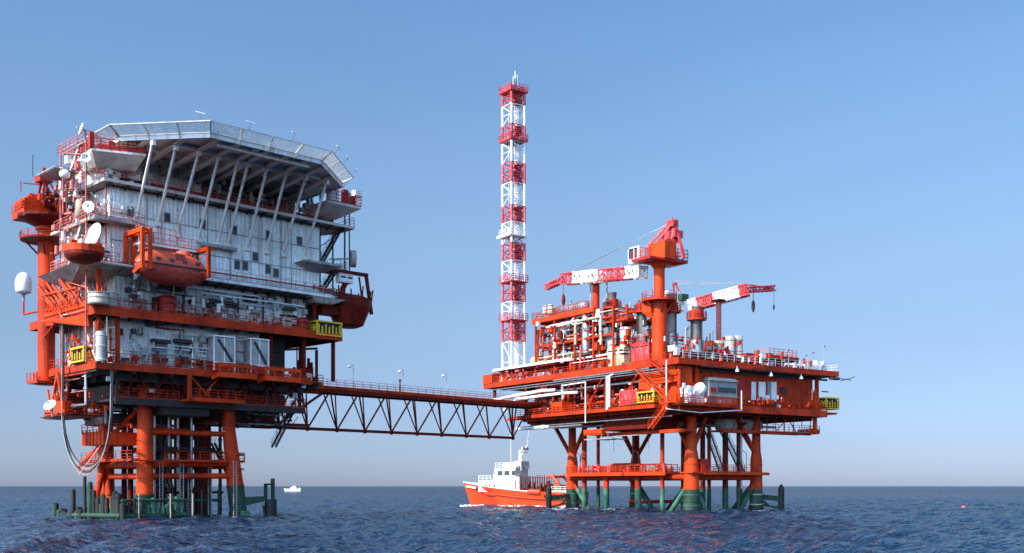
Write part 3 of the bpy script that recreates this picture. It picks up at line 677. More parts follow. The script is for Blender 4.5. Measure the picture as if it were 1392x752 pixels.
for k in range(16): x, y = ca+.6+rnd.random()*2.8, cb-2.6+rnd.random()*2.8; s_ = rnd.uniform(.2,.7); m.box(x,x+s_,y,y+s_,39+rnd.random()*2,39.4+rnd.random()*2.3)
m.tube((ca+.8,cb-2.9,39.8),(ca+3.2,cb-2.9,39.8),.5,n=12); m.build('machinery','darkred',LC)
m = MB()
for s_ in (-1, 1): m.bar((ca-1+.2,cb+s_*.8,41),(ca-.4,cb+s_*.55,45.0),.24); m.bar((ca+1.6,cb+s_*.9,41),(ca,cb+s_*.55,45.0),.22)
m.bar((ca-.8,cb-.7,43),(ca+.9,cb-.7,42.6),.12); m.box(ca-1.1,ca+.5,cb-.9,cb+.9,44.6,45.9); m.tube((ca-.3,cb-.8,46),(ca-.3,cb+.8,46),.4,n=12); m.bar((ca-.3,cb,45.4),(ca-.3,cb,47.4),.3); m.bar((ca-2.4,cb+1,44.2),(ca+.2,cb,44.2),.16); m.tube((ca-2.6,cb+1.2,42.6),(ca-2.6,cb+1.2,44.6),.07,n=5)
m.build('a_frame','red',LC)
MB().tube((ca-1.4,cb+.6,45.6),(ca-1.4,cb+.6,49.6),.045,n=5).build('antenna','dark',LC)
for k in range(4):
    m = MB(); pts = [Vector((ca,cb-.4,45.6-.25*k)).lerp(Vector((ca+1.6,cb-9,40.4-.3*k)), i/8)-Vector((0,0,(2.0 if k>1 else .3)*4*(i/8)*(1-i/8))) for i in range(9)]
    m.path(pts,.055,5); m.build('luffing_cable','dark',LC)
m = MB().truss((ca+1,cb-1.6,40),(ca+10,cb-1.5,40.0),1.2,7,.1,.06); m.build('boom','red',LC)
zz = [16,35,37.6,38.9,41.2,45,46,50]; zt_ = [16,33.6,35.6,36.7,38.9,41.3,41.9,44.6]
done = set()
for o in [c for c in C.objects if c.parent and (c.parent is LC or c.parent.parent is LC)]:
    if o.data.name in done: continue
    done.add(o.data.name)
    for v in o.data.vertices: v.co.z = float(np.interp(v.co.z+17, zz, zt_))-17
# lifeboat in its davits
LB = thing('lifeboat', 'enclosed red lifeboat hanging from orange davits in front of the white wall', 'lifeboat', L, (8, -2.4, 29))
la0, lz1 = L.fb(182, 330, -2.2); la1, _ = L.fb(279, 330, -2.2)
LBz = L.fb(230, 388, -2.2)[1]
n = 26; sec = []; ln = la1-la0
hull = MB(); V = []; S = 14
for i in range(n+1):
    t = i/n; x = la0+ln*t; e = max(.02, 1-abs(2*t-1)**5)**.6; wv = 1.55*e; zb = LBz+1.3*(abs(2*t-1)**3)
    for j in range(S+1):
        u = pi*j/S; V.append((x, -2.2-wv*cos(u)*(.85+.15*abs(cos(u))), (LBz+2.0)-(LBz+2.0-zb)*sin(u)**.75))
F_ = [(i*(S+1)+j, i*(S+1)+j+1, (i+1)*(S+1)+j+1, (i+1)*(S+1)+j) for i in range(n) for j in range(S)]
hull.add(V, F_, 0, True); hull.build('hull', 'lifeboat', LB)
top = MB(); V = []
for i in range(n+1):
    t = i/n; x = la0+.15+(ln-.3)*t; e = max(.02, 1-abs(2*t-1)**6)**.5; wv = 1.45*e; h = 1.7*max(.02, 1-abs(2*t-1)**4)**.7
    for j in range(S+1):
        u = pi*j/S; V.append((x, -2.2-wv*(abs(cos(u))**.8)*(1 if cos(u) > 0 else -1), LBz+2.1+h*sin(u)**.8))
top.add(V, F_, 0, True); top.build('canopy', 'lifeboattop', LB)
MB().box(la0+.2,la1-.2,-3.8,-3.7,LBz+1.93,LBz+2.12).build('rubbing_strake','dark',LB)
m = MB()
for k in range(5): x = la0+1.2+k*(ln-2.4)/4; m.tube((x,-3.72,LBz+1.8),(x+(ln-2.4)/8,-3.8,LBz+1.35),.04,n=5); m.tube((x+(ln-2.4)/8,-3.8,LBz+1.35),(x+(ln-2.4)/4,-3.72,LBz+1.8),.04,n=5)
m.build('grab_line','pink',LB)
MB().lathe(((la0+la1)/2+1.6,-2.2,LBz+3.5),[(.9,0),(.85,.55),(.4,.75)],12).build('conning_hatch','lifeboattop',LB)
o = MB().tube((la0+1.1,-2.2,LBz+.9),(la0+.3,-2.2,LBz+.5),.08,n=6).build('propeller_shaft','steel',LB); MB().lathe((la0+.1,-2.2,LBz+.5),[(.42,0),(.42,.2)],14,'x').build('propeller_guard','steel',o)
for k in range(4): x = la0+2.0+k*(ln-4)/3; MB().box(x,x+.55,-3.66,-3.58,LBz+2.45,LBz+2.8).build('window','glass',LB)
m = MB(); m.box(la0+ln*.5,la0+ln*.5+1.1,-3.6,-3.35,LBz+2.3,LBz+3.5); m.build('side_hatch','lifeboat',LB)
m = MB()
for k in range(6): x = la0+1+k*(ln-2)/5; m.box(x,x+.05,-3.5,-.9,LBz+3.66,LBz+3.74)
m.tube((la0+1,-2.9,LBz+3.75),(la1-1,-2.9,LBz+3.75),.04,n=5); m.build('canopy_seam','pink',LB)
m = MB(); m.box(la0+.9,la0+1.3,-2.4,-2,LBz+3.4,LBz+4.0); m.box(la1-1.3,la1-.9,-2.4,-2,LBz+3.4,LBz+4.0); m.build('lifting_hook','dark',LB)
DV = thing('davit', 'pair of orange lifeboat davit arches fixed to the balcony above the red lifeboat', 'davit', L, (8, -1, 29.3))
for a0 in (la0+.2, la1-.5):
    m = MB(); zt = LBz+5.6 if a0 < la1-2 else LBz+4.6
    for o_ in (0, .9 if a0 < la1-2 else .0):
        m.bar((a0+o_,.3,LBz+1.6),(a0+o_,.3,zt),.4,.5); m.bar((a0+o_,.5,zt),(a0+o_,-3.9,zt),.4,.5)
        m.bar((a0+o_,-3.9,zt+.2),(a0+o_,-3.95,LBz+1.2),.36,.42)
    m.bar((a0,.3,zt),(a0+.9,.3,zt),.3,.3); m.bar((a0,-3.9,zt),(a0+.6,-3.9,zt),.3,.3); m.bar((a0,-3.9,LBz+1.6),(a0-.3,-2.4,LBz+.9),.3,.4)
    m.build('davit_arm','orange2',DV)
    MB().tube((a0+.4,-2.2,zt),(a0+.4,-2.2,LBz+3.4),.04,n=5).build('fall_wire','steel',DV)
m = MB(); m.box(la0+1,la1-.6,-1.6,.4,LBz+4.45,LBz+4.7); m.box(la0+1.2,la0+4.5,-1.4,0,LBz+4.7,LBz+4.9); m.build('davit_gantry','white',DV)
m = MB(); m.box(la0+1.4,la0+2.6,-1.2,.2,LBz+4.9,LBz+6.6); m.box(la0+3,la0+3.8,-1,.1,LBz+4.9,LBz+6.1); m.box(la0+6.9,la0+7.6,-1,0,LBz+4.7,LBz+5.6); m.build('winch','white',DV)
m = MB().rail([(la0+1,.2,LBz+4.7),(la0+1,-1.6,LBz+4.7),(la0+5.4,-1.6,LBz+4.7)],1.9,.05,.8); m.rail([(la1-3.2,-1.6,LBz+4.7),(la1-.6,-1.6,LBz+4.7)],1.2,.04,.8); m.bar((la1-2,-1,LBz+4.7),(la1-2.8,-1,LBz+7.8),.08); m.build('railing','pink',DV)
# dishes and antennas
def dish(px, py, F, b, r, d, label, face='fb', mast=2.0, mat='boatwhite', depth=.3):
    if face == 'fb': a, z = F.fb(px, py, b); loc = (a, b, z)
    else: bb, z = F.fa(px, py, b); loc = (b, bb, z)
    t = thing('satellite_dish', label, 'satellite dish', F, (loc[0], loc[1], loc[2]-mast))
    dv = Vector(d).normalized(); c = Vector(loc)
    MB().dish(c, r, d, depth).build('reflector', mat, t)
    m = MB(); back = c-dv*.35; m.tube(back+Vector((0,0,-mast)), back, .09, n=8); m.bar(back, c, .2); m.build('mount', 'grey', t)
    m = MB(); f = c+dv*(r*.8); m.tube(c+Vector((0,0,r*.7)), f, .03, n=4); m.tube(c-Vector((0,0,r*.7)), f, .03, n=4); m.box(f.x-.1,f.x+.1,f.y-.1,f.y+.1,f.z-.1,f.z+.1); m.build('feed_horn','grey',t)
dish(131,322,L,.2,1.5,(-1,-.12,.28),'tall white satellite dish turned edge-on above the corner drum, largest on the left platform')
dish(117,215,L,.3,.56,(-.3,-.9,.2),'round white dish just below the helideck corner stairs',mast=1.4)
dish(121,282,L,.2,.66,(-.8,-1,.1),'white dish halfway up the pale stair tower, above the tallest dish',mast=1.2)
dish(112,176,L,1.5,.7,(-1,.2,.3),'slim curved white dish on top of the left stair tower, higher than the helideck edge',mast=1.4)
dish(69,552,L,6,.75,(-.7,-.4,.6),'small white dish over the hanging service platform at lower left',mast=1.0)
ga, gz = L.fb(480, 352, 1.0)
GD = thing('drum_antenna', 'dark grey round drum antenna on the outer edge of the right stair tower', 'antenna', L, (ga, 1.0, gz-1.2))
c = Vector((ga,1.0,gz)); dv = Vector((.85,-.45,0))
MB().tube(c-dv*.35, c+dv*.35, 1.15, n=24).build('drum','grey',GD); MB().tube((ga-.4,1.3,gz-3),(ga-.4,1.3,gz+9),.09,n=8).build('mast','dark',GD); MB().bar((ga-.4,1.3,gz),(ga-3,2.2,gz-.3),.2).build('bracket','grey',GD)
ra, rz = L.fb(88, 237, 4)
rb_, rz = L.fa(88, 237, -3.4)
R2 = thing('radome', 'small pale green domed radome on twin posts beside the left stair tower', 'radome', L, (-3.4, rb_, rz-4.4))
MB().ball((-3.4,rb_,rz),.62,14,8,.85).build('dome','boatwhite',R2); m = MB(); m.tube((-3.6,rb_,rz-4.6),(-3.6,rb_,rz-.4),.08,n=6); m.tube((-3.2,rb_,rz-4.6),(-3.2,rb_,rz-.4),.08,n=6); m.bar((-3.4,rb_,rz-4.5),(-3.4,rb_-2,rz-4.7),.2); m.build('post','pink',R2)
# pale green cylinder on the stair tower
m = MB().lathe((-1.8,3.4,L.fa(100,300,-1.8)[1]),[(.1,0),(.5,.2),(.55,1.8),(.45,2.0),(.1,2.1)],14); o = m.build('tank','beige',F=L,loc=(-1.8,3.4,35)); props(o,'pale cylinder tank strapped to the middle of the pale stair tower','tank')
# round orange drum basket on the left corner
oz = L.fb(112, 348, -.3)[1]; oa = L.fb(114, 348, -.3)[0]
DR = thing('hose_basket', 'round orange basket with dark underside hanging off the left corner balcony', 'basket', L, (oa, -.3, oz))
MB().lathe((oa,-.3,oz),[(.4,-.9),(1.6,-.6),(2.05,-.1),(2.1,.35),(.2,.35)],18).build('shell','darkred',DR)
m = MB(); m.lathe((oa,-.3,oz+.3),[(2.0,0),(2.15,0),(2.15,.75),(2.0,.75)],18,smooth=False)
for k in range(9): u = 2*pi*k/9; m.box(oa+1.5*cos(u)-.3,oa+1.5*cos(u)+.3,-.3+1.5*sin(u)-.3,-.3+1.5*sin(u)+.3,oz+.35,oz+.9+.3*(k%3))
m.build('rim','orange2',DR)
# dark red crane turntable cantilevered right of the building
ta, tz = L.fb(474, 420, 2.5)
TB = thing('turntable_crane', 'dark red conical crane turntable with folded jib, under the stair tower at right', 'crane', L, (ta, 2.5, tz-2))
MB().lathe((ta,2.5,tz),[(1.2,-2.6),(2.0,-2.3),(3.0,.2),(3.1,1.2),(2.2,1.6),(.3,1.7)],12,smooth=False).build('turntable','darkred',TB)
m = MB(); m.box(ta-5,ta,1.5,3.6,tz-1.2,tz+.8); m.bar((ta-4,1.4,tz+1.7),(ta+1.6,1.4,tz+1.6),.3,.4); m.build('cantilever','darkred',TB)
m = MB(); m.bar((ta-2.6,1.2,tz+1.2),(ta-.6,1.2,tz+4.6),.6,.5); m.bar((ta-4.5,1.2,tz+4.6),(ta+2.2,1.2,tz+4.7),.45,.45); m.bar((ta+2.0,1.2,tz+4.5),(ta+2.9,1.2,tz-.6),.35,.4); m.bar((ta+.8,1.2,tz+4.3),(ta+1.3,1.2,tz+1.2),.18); m.build('jib','darkred',TB)
m = MB()
for k in range(12): u = 2*pi*k/12; m.bar((ta+3.1*cos(u),2.5+3.1*sin(u),tz+1),(ta+3.3*cos(u),2.5+3.3*sin(u),tz+2.2+.5*(k%2)),.14)
m.build('guard_posts','darkred',TB)
ea, ez = L.fb(458, 388, .6)
def cabinet(nm, label, F, x0, y0, x1, y1, b, dep, mat, cat, doors=2, face='fb', vents=True):
    """small equipment housing: body with doors and louvres, top lip"""
    if face == 'fb':
        a0, z1 = F.fb(x0, y0, b); a1, _ = F.fb(x1, y0, b); z0 = F.fb(x0, y1, b)[1]
        t = thing(nm, label, cat, F, ((a0+a1)/2, b+dep/2, z0))
        m = MB(); m.box(a0,a1,b,b+dep,z0,z1); m.build('body', mat, t)
        m = MB(); m.box(a0-.08,a1+.08,b-.08,b+dep+.08,z1,z1+.1); m.build('lid', mat, t)
        for k in range(doors):
            c0 = a0+(a1-a0)*(k+.06)/doors; c1 = a0+(a1-a0)*(k+.94)/doors; o = MB().box(c0,c1,b-.05,b-.003,z0+.12,z1-.12).build('door', mat, t)
            if vents: MB().box(c0+.1,c1-.1,b-.075,b-.051,z1-.5,z1-.25).build('vent', 'dark', o)
    else:
        b0, z1 = F.fa(x1, y0, b); b1, _ = F.fa(x0, y0, b); z0 = F.fa(x1, y1, b)[1]
        t = thing(nm, label, cat, F, (b+dep/2, (b0+b1)/2, z0))
        m = MB(); m.box(b,b+dep,b0,b1,z0,z1); m.build('body', mat, t)
        m = MB(); m.box(b-.08,b+dep+.08,b0-.08,b1+.08,z1,z1+.1); m.build('lid', mat, t)
        for k in range(doors):
            c0 = b0+(b1-b0)*(k+.06)/doors; c1 = b0+(b1-b0)*(k+.94)/doors; o = MB().box(b-.05,b-.003,c0,c1,z0+.12,z1-.12).build('door', mat, t)
            if vents: MB().box(b-.075,b-.051,c0+.1,c1-.1,z1-.5,z1-.25).build('vent', 'dark', o)
    return t
cabinet('equipment_cabinet','white cabinet on top of the dark red turntable jib, right of the stair tower',L,462,372,480,383,.9,1,'boatwhite','cabinet')
cabinet('equipment_cabinet','small white box under the large edge-on dish at the left corner',L,139,337,151,348,-.5,.9,'boatwhite','cabinet',1)
# yellow ribbed container frames
def rack(label, F, x0, y0, x1, y1, b, dep, face='fb', n=6, mat='yellow'):
    if face == 'fb':
        a0, z1 = F.fb(x0, y0, b); a1, _ = F.fb(x1, y0, b); z0 = F.fb(x0, y1, b)[1]; B0, B1 = b, b+dep; A0, A1 = a0, a1
    else:
        b0, z1 = F.fa(x1, y0, b); b1, _ = F.fa(x0, y0, b); z0 = F.fa(x1, y1, b)[1]; A0, A1 = b, b+dep; B0, B1 = b0, b1
    t = thing('life_raft_rack', label, 'rack', F, ((A0+A1)/2, (B0+B1)/2, z0))
    m = MB()
    for a in (A0, A1):
        for bb in (B0, B1): m.box(a-.09,a+.09,bb-.09,bb+.09,z0,z1)
    for z in (z0+.1, z1-.1):
        for bb in (B0, B1): m.box(A0,A1,bb-.08,bb+.08,z-.1,z+.1)
        for a in (A0, A1): m.box(a-.08,a+.08,B0,B1,z-.1,z+.1)
    m.box(A0,A1,B0,B1,z1-.03,z1+.03); m.build('frame', mat, t)
    m = MB()
    for k in range(n):
        u = (k+.5)/n
        m.box(A0+(A1-A0)*u-.1, A0+(A1-A0)*u+.1, B0-.06, B0+.04, z0+.3, z1-.45-.25*(k%2)); m.box(A0-.06, A0+.04, B0+(B1-B0)*u-.1, B0+(B1-B0)*u+.1, z0+.3, z1-.45-.25*(k%2))
    m.build('slats', mat, t)
    m = MB(); m.box(A0+.2,A1-.2,B0+.2,B1-.2,z0+.05,z1-.15); m.build('raft_crate', 'black', t)
rack('yellow slatted rack on the production deck edge at the right, under the turntable', L, 431,435,464,455, -.2, 1.6, n=7)
rack('yellow slatted rack on the lower left corner of the accommodation platform', L, 97,470,114,491, -1.6, 1.2, 'fa', 5)
# beige tanks on the left corner of the production deck
def vtank(nm, label, F, a, b, z0, z1, r, mat, band='orange', cat='tank', dome=True):
    t = thing(nm, label, cat, F, (a, b, z0))
    h = z1-z0; pr = [(r,0),(r,h-.25*r),(r*.8,h-.08*r),(.05,h)] if dome else [(r,0),(r,h),(r*.1,h)]
    MB().lathe((a,b,z0),pr,20,smooth=True).build('shell', mat, t)
    m = MB()
    for k in (.05,.5,.85): m.lathe((a,b,z0+h*k),[(r+.02,0),(r+.06,0),(r+.06,.12),(r+.02,.12)],20,smooth=False)
    m.build('band', band, t); return t
for (px, r, b, lb) in ((134,1.15,-.2,'beige upright tank at the outer corner of the production deck, left of the pair'),(147,1.1,.9,'beige upright tank behind the corner one, right of the pair')):
    a, zt = L.fb(px, 397, b); vtank('storage_tank', lb, L, a, b, 24.4, zt, r, 'beige', 'grey')
a, zt = L.fb(137, 450, .3); vtank('gas_bottle', 'slim grey upright vessel between orange pipes below the beige tanks', L, a, .3, 18.1, zt, .55, 'grey', 'white')
a, zt = L.fb(226, 402, 1.2); vtank('water_heater', 'dark red upright vessel in front of the white production-deck wall', L, a, .9, 24.4, zt, .95, 'red', 'darkred')
a, zt = L.fb(412, 432, .9); vtank('hose_reel', 'small red round vessel near the right end of the production deck', L, a, .9, 24.4, zt, .8, 'red', 'darkred')
# tall inspection cabins with pale frames on the two loading bays
for (x0,y0,x1,y1,lb) in ((291,457,319,484,'white framed cabin with glazed front on the left orange loading bay'),(341,461,365,486,'white framed cabin with glazed front on the right orange loading bay')):
    a0, z1 = L.fb(x0,y0,.2); a1,_ = L.fb(x1,y0,.2); z0 = 18.1
    t = thing('glazed_cabin', lb, 'cabin', L, ((a0+a1)/2, 1.2, 18.1))
    m = MB()
    for a in (a0,a1):
        for b in (.2,2.2): m.box(a-.07,a+.07,b-.07,b+.07,z0,z1)
    m.box(a0-.1,a1+.1,.1,2.3,z1,z1+.16); m.box(a0,a1,.2,.35,z0+1.0,z0+1.15); m.box((a0+a1)/2-.05,(a0+a1)/2+.05,.15,.3,z0+1,z1); m.build('frame','boatwhite',t)
    m = MB(); m.box(a0+.1,a1-.1,.22,.26,z0+1.2,z1-.1) ; m.box(a0+.02,a0+.06,.3,2.1,z0+1.2,z1-.1); m.build('window','grey',t)
    MB().bar((a0+.5,.12,z1-.3),(a1-.4,.12,z0+1.3),.12,.3).build('wiper','dark',t)
    m = MB(); m.box(a0,a1,.25,2.2,z0,z0+1.0); m.build('lower_panel','red',t)
cabinet('equipment_cabinet','small beige locker beside the right-hand door on the production deck',L,385,432,397,453,1.0,.8,'beige','cabinet',1)
cabinet('equipment_cabinet','white chest against the wall at the left end of the production deck',L,160,418,176,430,.7,.9,'boatwhite','cabinet',1)
cabinet('equipment_cabinet','low white chest against the lower deck wall at its left end',L,162,483,178,489,1.2,.9,'boatwhite','cabinet',1)
# pump skid on the lower deck's right end
a, z = L.fb(440, 510, 6)
t = thing('pump_skid', 'dark red pump skid with white drum at the right end of the lower deck', 'pump', L, (30, 6.4, 18.1))
m = MB()
for k in range(14): x, y = 28.8+rnd.random()*3, 5.3+rnd.random()*2; h = rnd.uniform(.6,3.4); m.box(x,x+.3,y,y+.3,18.1,18.1+h)
m.bar((28.6,5.6,23.4),(28.6,5.6,18.1),.12); m.bar((31.6,5.4,22.6),(31.6,5.4,18.1),.3); m.build('pump_frame','darkred',t); MB().lathe((30.2,5.4,18.3),[(.6,0),(.6,.9),(.2,1.1)],12).build('drum','boatwhite',t); MB().bar((26.4,5.2,22.2),(31.6,5.2,22.8),.2,.3).build('discharge_pipe','dark',t)
# ---- boat landing: dark green timber and pipes around the left legs
BL = thing('boat_landing', 'boat landing of dark green and black upright fender tubes around the left front legs', 'boat landing', L, (3, 8, 0))
rnd = random.Random(5); 
def pile(a, b, z, r, mat, root=BL, n='fender_pile'):
    m = MB(); m.tube((a,b,-2.5),(a,b,z),r,n=9); m.lathe((a,b,z),[(r,0),(r*.6,.12),(.02,.16)],9); return m.build(n, mat, root)
for i in range(26):
    t = i/25; a = 0+3.4*t+rnd.uniform(-.25,.25); b = 15.2-12*t+rnd.uniform(-.2,.2); h = rnd.uniform(.7,1.9)
    if i in (6,): h = 3.5
    if i in (11,12,13,14): h = rnd.uniform(4.0,5.1) if i < 13 else 3.4
    if i > 14: h = rnd.uniform(1.6,3.3)
    pile(a, b, h, rnd.uniform(.2,.38), rnd.choice(['green','black','black','black','green']))
for i in range(16): t = i/15; pile(.6+3.2*t+rnd.uniform(0,.8), 14-10.4*t, rnd.uniform(.6,1.7), rnd.uniform(.2,.36), rnd.choice(['black','green','black']))
for i in range(14): t = i/13; pile(3.3+8*t, 3.3+rnd.uniform(-.2,.2), rnd.uniform(1.0,2.7), rnd.uniform(.16,.28), rnd.choice(['green','black','palegreen','black']))
m = MB(); m.tube((0,15.2,.5),(3,3.4,.5),.3,n=10); m.tube((3,3.3,.5),(11.6,3.3,.5),.3,n=10); m.tube((3.0,3.3,2.3),(11.6,3.3,2.3),.18,n=10); m.tube((0,15.2,.2),(7,16.6,.4),.3,n=8)
for a in (4.6,7.6,10.6): m.tube((a,3.4,1.2),(a,5.6,1.6),.25,n=8)
m.build('frame','green',BL)
for a in (5.0, 9.0, 11.9): m = MB().tube((a,2.95,-1),(a,2.95,3.1),.09,n=6); m.build('guide_pipe','beige',BL)
m = MB()
for a in (12.5,13.8,15.2,16.4,17.6): m.tube((a,6.8,-2),(a,6.8,3.6),.16,n=8)
m.tube((12,6.8,2.2),(18,6.8,2.2),.2,n=8); m.build('inner_rack','green',BL)
# fender post on an arm, right leg
fa_, fz = L.fb(368, 706, 3.5)
FD = thing('fender_post', 'thick black fender post with square green frame, right of the slanted leg', 'fender', L, (fa_, 3.5, 0))
m = MB().tube((fa_,3.5,-2),(fa_,3.5,2.3),.78,n=14); m.build('bumper','black',FD)
m = MB(); m.box(fa_-.9,fa_-.6,3.3,3.7,2,4.3); m.box(fa_-.9,fa_+.5,3.3,3.7,4.1,4.35); m.box(fa_+.15,fa_+.5,3.3,3.7,2.2,4.1); m.tube((fa_+.3,3.5,4.2),(fa_+.3,3.5,5.0),.28,n=10); m.hexa([(19.3,3.2,1.5),(fa_-.6,3.3,2.1),(fa_-.6,3.7,2.1),(19.3,4.0,1.5)],[(19.3,3.2,2.6),(fa_-.6,3.3,2.7),(fa_-.6,3.7,2.7),(19.3,4.0,2.6)]); m.tube((22,3.3,1.5),(fa_-.6,3.5,-1),.16,n=8); m.build('outrigger_arm','green',FD)
m = MB(); m.hexa([(18.2,2.4,-.8),(20.2,2.4,-.8),(20.2,3.4,-.8),(18.2,3.4,-.8)],[(18.7,3.0,.9),(19.8,3.0,.9),(19.8,3.2,.9),(18.7,3.2,.9)]); m.build('foot_plate','palegreen',FD)
# ================================================================== BRIDGE
def vxy(F,a,b): x,y,_ = F.w(a,b); return Vector((x,y,0))
pL, pR = vxy(L,36.2,14.2), vxy(R,.2,38.0)
BR = thing('footbridge', 'long red truss footbridge between the two platforms', 'bridge', W, ((pL.x+pR.x)/2, (pL.y+pR.y)/2, 12.3))
d = (pR-pL).normalized(); sd = Vector((d.y,-d.x,0)); U = Vector((0,0,1)); LEN = (pR-pL).length
z1, z0 = 17.9, 12.35
nb = [ (-60, ) ]
m = MB()
for s_ in (-1.9, 1.9): m.bar(pL-d*6+sd*s_+U*z1, pR+d*2+sd*s_+U*z1, .34, .45)
m.build('top_chord','darkred',BR)
m = MB(); m.bar(pL-d*6+sd*1.9+U*(z1+.45), pR+d*2+sd*1.9+U*(z1+.45), .2, .5); m.bar(pL-d*6-sd*1.9+U*(z1+.45), pR+d*2-sd*1.9+U*(z1+.45), .2, .5)
m.build('side_girder','orange',BR)
bx = [380,418,458,496,532,567,600.6,634,665,697]
def s_at(px):   # distance along the bridge at which it crosses pixel column px
    k = (px-CX)/FP; return (k*pL.y-pL.x)/(d.x-k*d.y)
sx = [s_at(p) for p in bx]; sx[0] = s_at(380)
m = MB(); m.bar(pL+d*(sx[0]-4)+U*z0, pL+d*sx[-1]+U*z0, .5, .42); m.build('bottom_chord','darkred',BR)
tops = [(sx[i]+sx[i+1])/2 for i in range(len(sx)-1)]; tops = [sx[0]-(tops[0]-sx[0])]+tops+[sx[-1]+2.2]
for i, s in enumerate(sx):
    for (t, w_) in ((tops[i], 1.9), (tops[i+1], 1.9), (tops[i], -1.9), (tops[i+1], -1.9)):
        e = t if w_ > 0 else s+(t-s)*.42
        m = MB().tube(pL+d*s+U*z0, pL+d*e+sd*(w_)+U*z1, .13 if w_ > 0 else .11, n=6, m=0); m.build('web_member','darkred',BR)
    m = MB().ball(pL+d*s+U*z0,.38,8,5); m.build('node','darkred',BR)
m = MB(); m.bar(pL+d*(sx[-1]-.1)+U*(z0-.2), pL+d*(sx[-1]-.1)+U*(z1), .3); m.bar(pL+d*(sx[-1]-.1)+U*z0,pL+d*(sx[-1]+.9)+U*(z1),.25); m.build('end_frame','darkred',BR)
m = MB()
for i in range(2):
    c0 = pL-d*6+U*(z1+.1); c1 = pR+d*2+U*(z1+.1)
m.bar(c0, c1, 3.6, .08); m.build('walkway_floor','grey',BR)
for s_ in (-1.85, 1.85):
    m = MB().rail([pL-d*6+sd*s_+U*(z1+.7), pR+d*1+sd*s_+U*(z1+.7)], 1.0, .035, 1.6, toe=False); m.build('railing','pink',BR)
m = MB()
for k, (o_, r_) in enumerate(((-.6,.11),(-.2,.09),(.3,.14))): m.tube(pL-d*6+sd*o_+U*(z1+.5), pR+d*2+sd*o_+U*(z1+.5), r_, n=6)
m.build('pipe_run','white',BR)
m = MB()
for k in range(22): e = pL+d*(LEN*k/22); m.bar(e+sd*-1.9+U*(z1+.3), e+sd*1.9+U*(z1+.3), .1,.4)
m.build('floor_bearer','darkred',BR)
for k, px in enumerate((490, 558, 617)):
    s = s_at(px); e = pL+d*s-sd*1.8; t = thing('lamp_post', ['white lamp on a thin post over the left third of the footbridge','white lamp on a thin post over the middle of the footbridge','white lamp on a thin post nearest the right end of the footbridge'][k], 'lamp', W, (e.x,e.y,z1+.7), 'lamp posts on the footbridge')
    m = MB().tube(e+U*(z1+.7), e+U*(z1+4.6), .05, n=5); m.tube(e+U*(z1+4.6), e-d*.6+U*(z1+4.5), .04, n=5); m.build('post','grey',t)
    m = MB().ball(e-d*.7+U*(z1+4.3), .3, 10, 6, .7); m.build('lamp','boatwhite',t)
e = pL+d*s_at(546)-sd*.4+U*(z1+.3)
props(MB().tube(e, e+U*2.3, .16, .1, 8).ball(e+U*2.4,.2,8,5).build('vent_pipe','dark',F=W,loc=tuple(e)),'short dark vent post standing on the middle of the footbridge','vent')
# ================================================================== RIGHT PLATFORM
Q = thing('production_platform', 'wide orange production platform on four splayed legs, right end of the bridge', 'oil platform', R, (14, 20, 0))
def pt(mb, name, mat, label=None, parent=Q): return mb.build(name, mat, parent, label)
def rleg(a, b, s, zt=15.5):
    """tubular leg, slimmer above, with a conical swell at the splash zone"""
    m = MB(); m.tube((a,b,9.8),(a,b,zt),.88*s,.82*s,20,cap=False); m.tube((a,b,8.2),(a,b,9.8),1.2*s,.88*s,20,cap=False); m.tube((a,b,3.5),(a,b,8.2),1.3*s,1.18*s,20,cap=False)
    m.tube((a,b,7.4),(a,b,7.6),1.3*s,n=20); m.tube((a,b,10.0),(a,b,10.15),.95*s,n=20)
    o = m.build('leg','orange2' if a < 12 else 'orange',Q)
    g = MB(); g.tube((a,b,-3),(a,b,3.5),1.34*s,1.32*s,20); g.tube((a,b,1.6),(a,b,1.75),1.42*s,n=20); g.build('splash_sleeve','green',o)
    w = MB()
    for z in (1.0, 2.6): w.tube((a,b,z),(a,b,z+.14),1.37*s,n=20)
    w.build('marking_band','palegreen' if a < 12 else 'beige',o)
    growth((a,b,-3),(a,b,3.5),1.34*s,o)
LG = [(6.3,4.2),(6.7,34.4),(21.2,34.0),(20.5,4.0)]
for (a, b), s_ in zip(LG, (.95,.8,.8,.78)): rleg(a, b, s_)
BRC = []
A_,B_,C_,D_ = (6.7,34.4),(6.3,4.2),(21.2,34.0),(20.5,4.0)
for (a,b), da, db in ((A_,0,5.6),(A_,0,-4.6),(A_,3.4,0),(B_,0,4.4),(B_,3.4,0),(C_,0,5),(C_,0,-5.5),(C_,-4,0),(D_,-4.8,0),(D_,0,5)): BRC.append(((a,b,9.0),(a+da,b+db,15.4),.36))
for (a,b), da, db in ((A_,0,-6),(A_,4,0),(B_,0,6),(B_,4,0),(C_,0,-6),(D_,-5,0),(D_,-3,4)): BRC.append(((a,b,5.0),(a+da,b+db,-1.5),.4))
for (p, q) in (((6.3,4.2,5.4),(6.7,34.4,5.4)),((21.2,34,5.4),(20.5,4,5.4)),((6.3,4.2,5.4),(20.5,4,5.4)),((6.7,34.4,5.4),(21.2,34,5.4))): BRC.append((p,q,.45))
BRC += [((6.5,19,5.4),(21,19,5.4),.35),((6.5,19,1.4),(21,19,1.4),.3),((6.5,19,5.4),(13,19,-1),.35),((21,19,5.4),(14,19,-1),.35)]
for p, q, r in BRC:
    m = MB(); z = min(p[2], q[2])
    if z < 0:
        p, q = Vector(p), Vector(q); g = p.lerp(q, (p.z-3.4)/(p.z-q.z)); m.tube(p, g, r, n=12); o = pt(m,'brace','orange'); MB().tube(g,q,r+.01,n=12).build('splash_sleeve','palegreen' if p.x < 12 else 'green',o)
    else: m.tube(p,q,r,n=12); pt(m,'brace','orange')
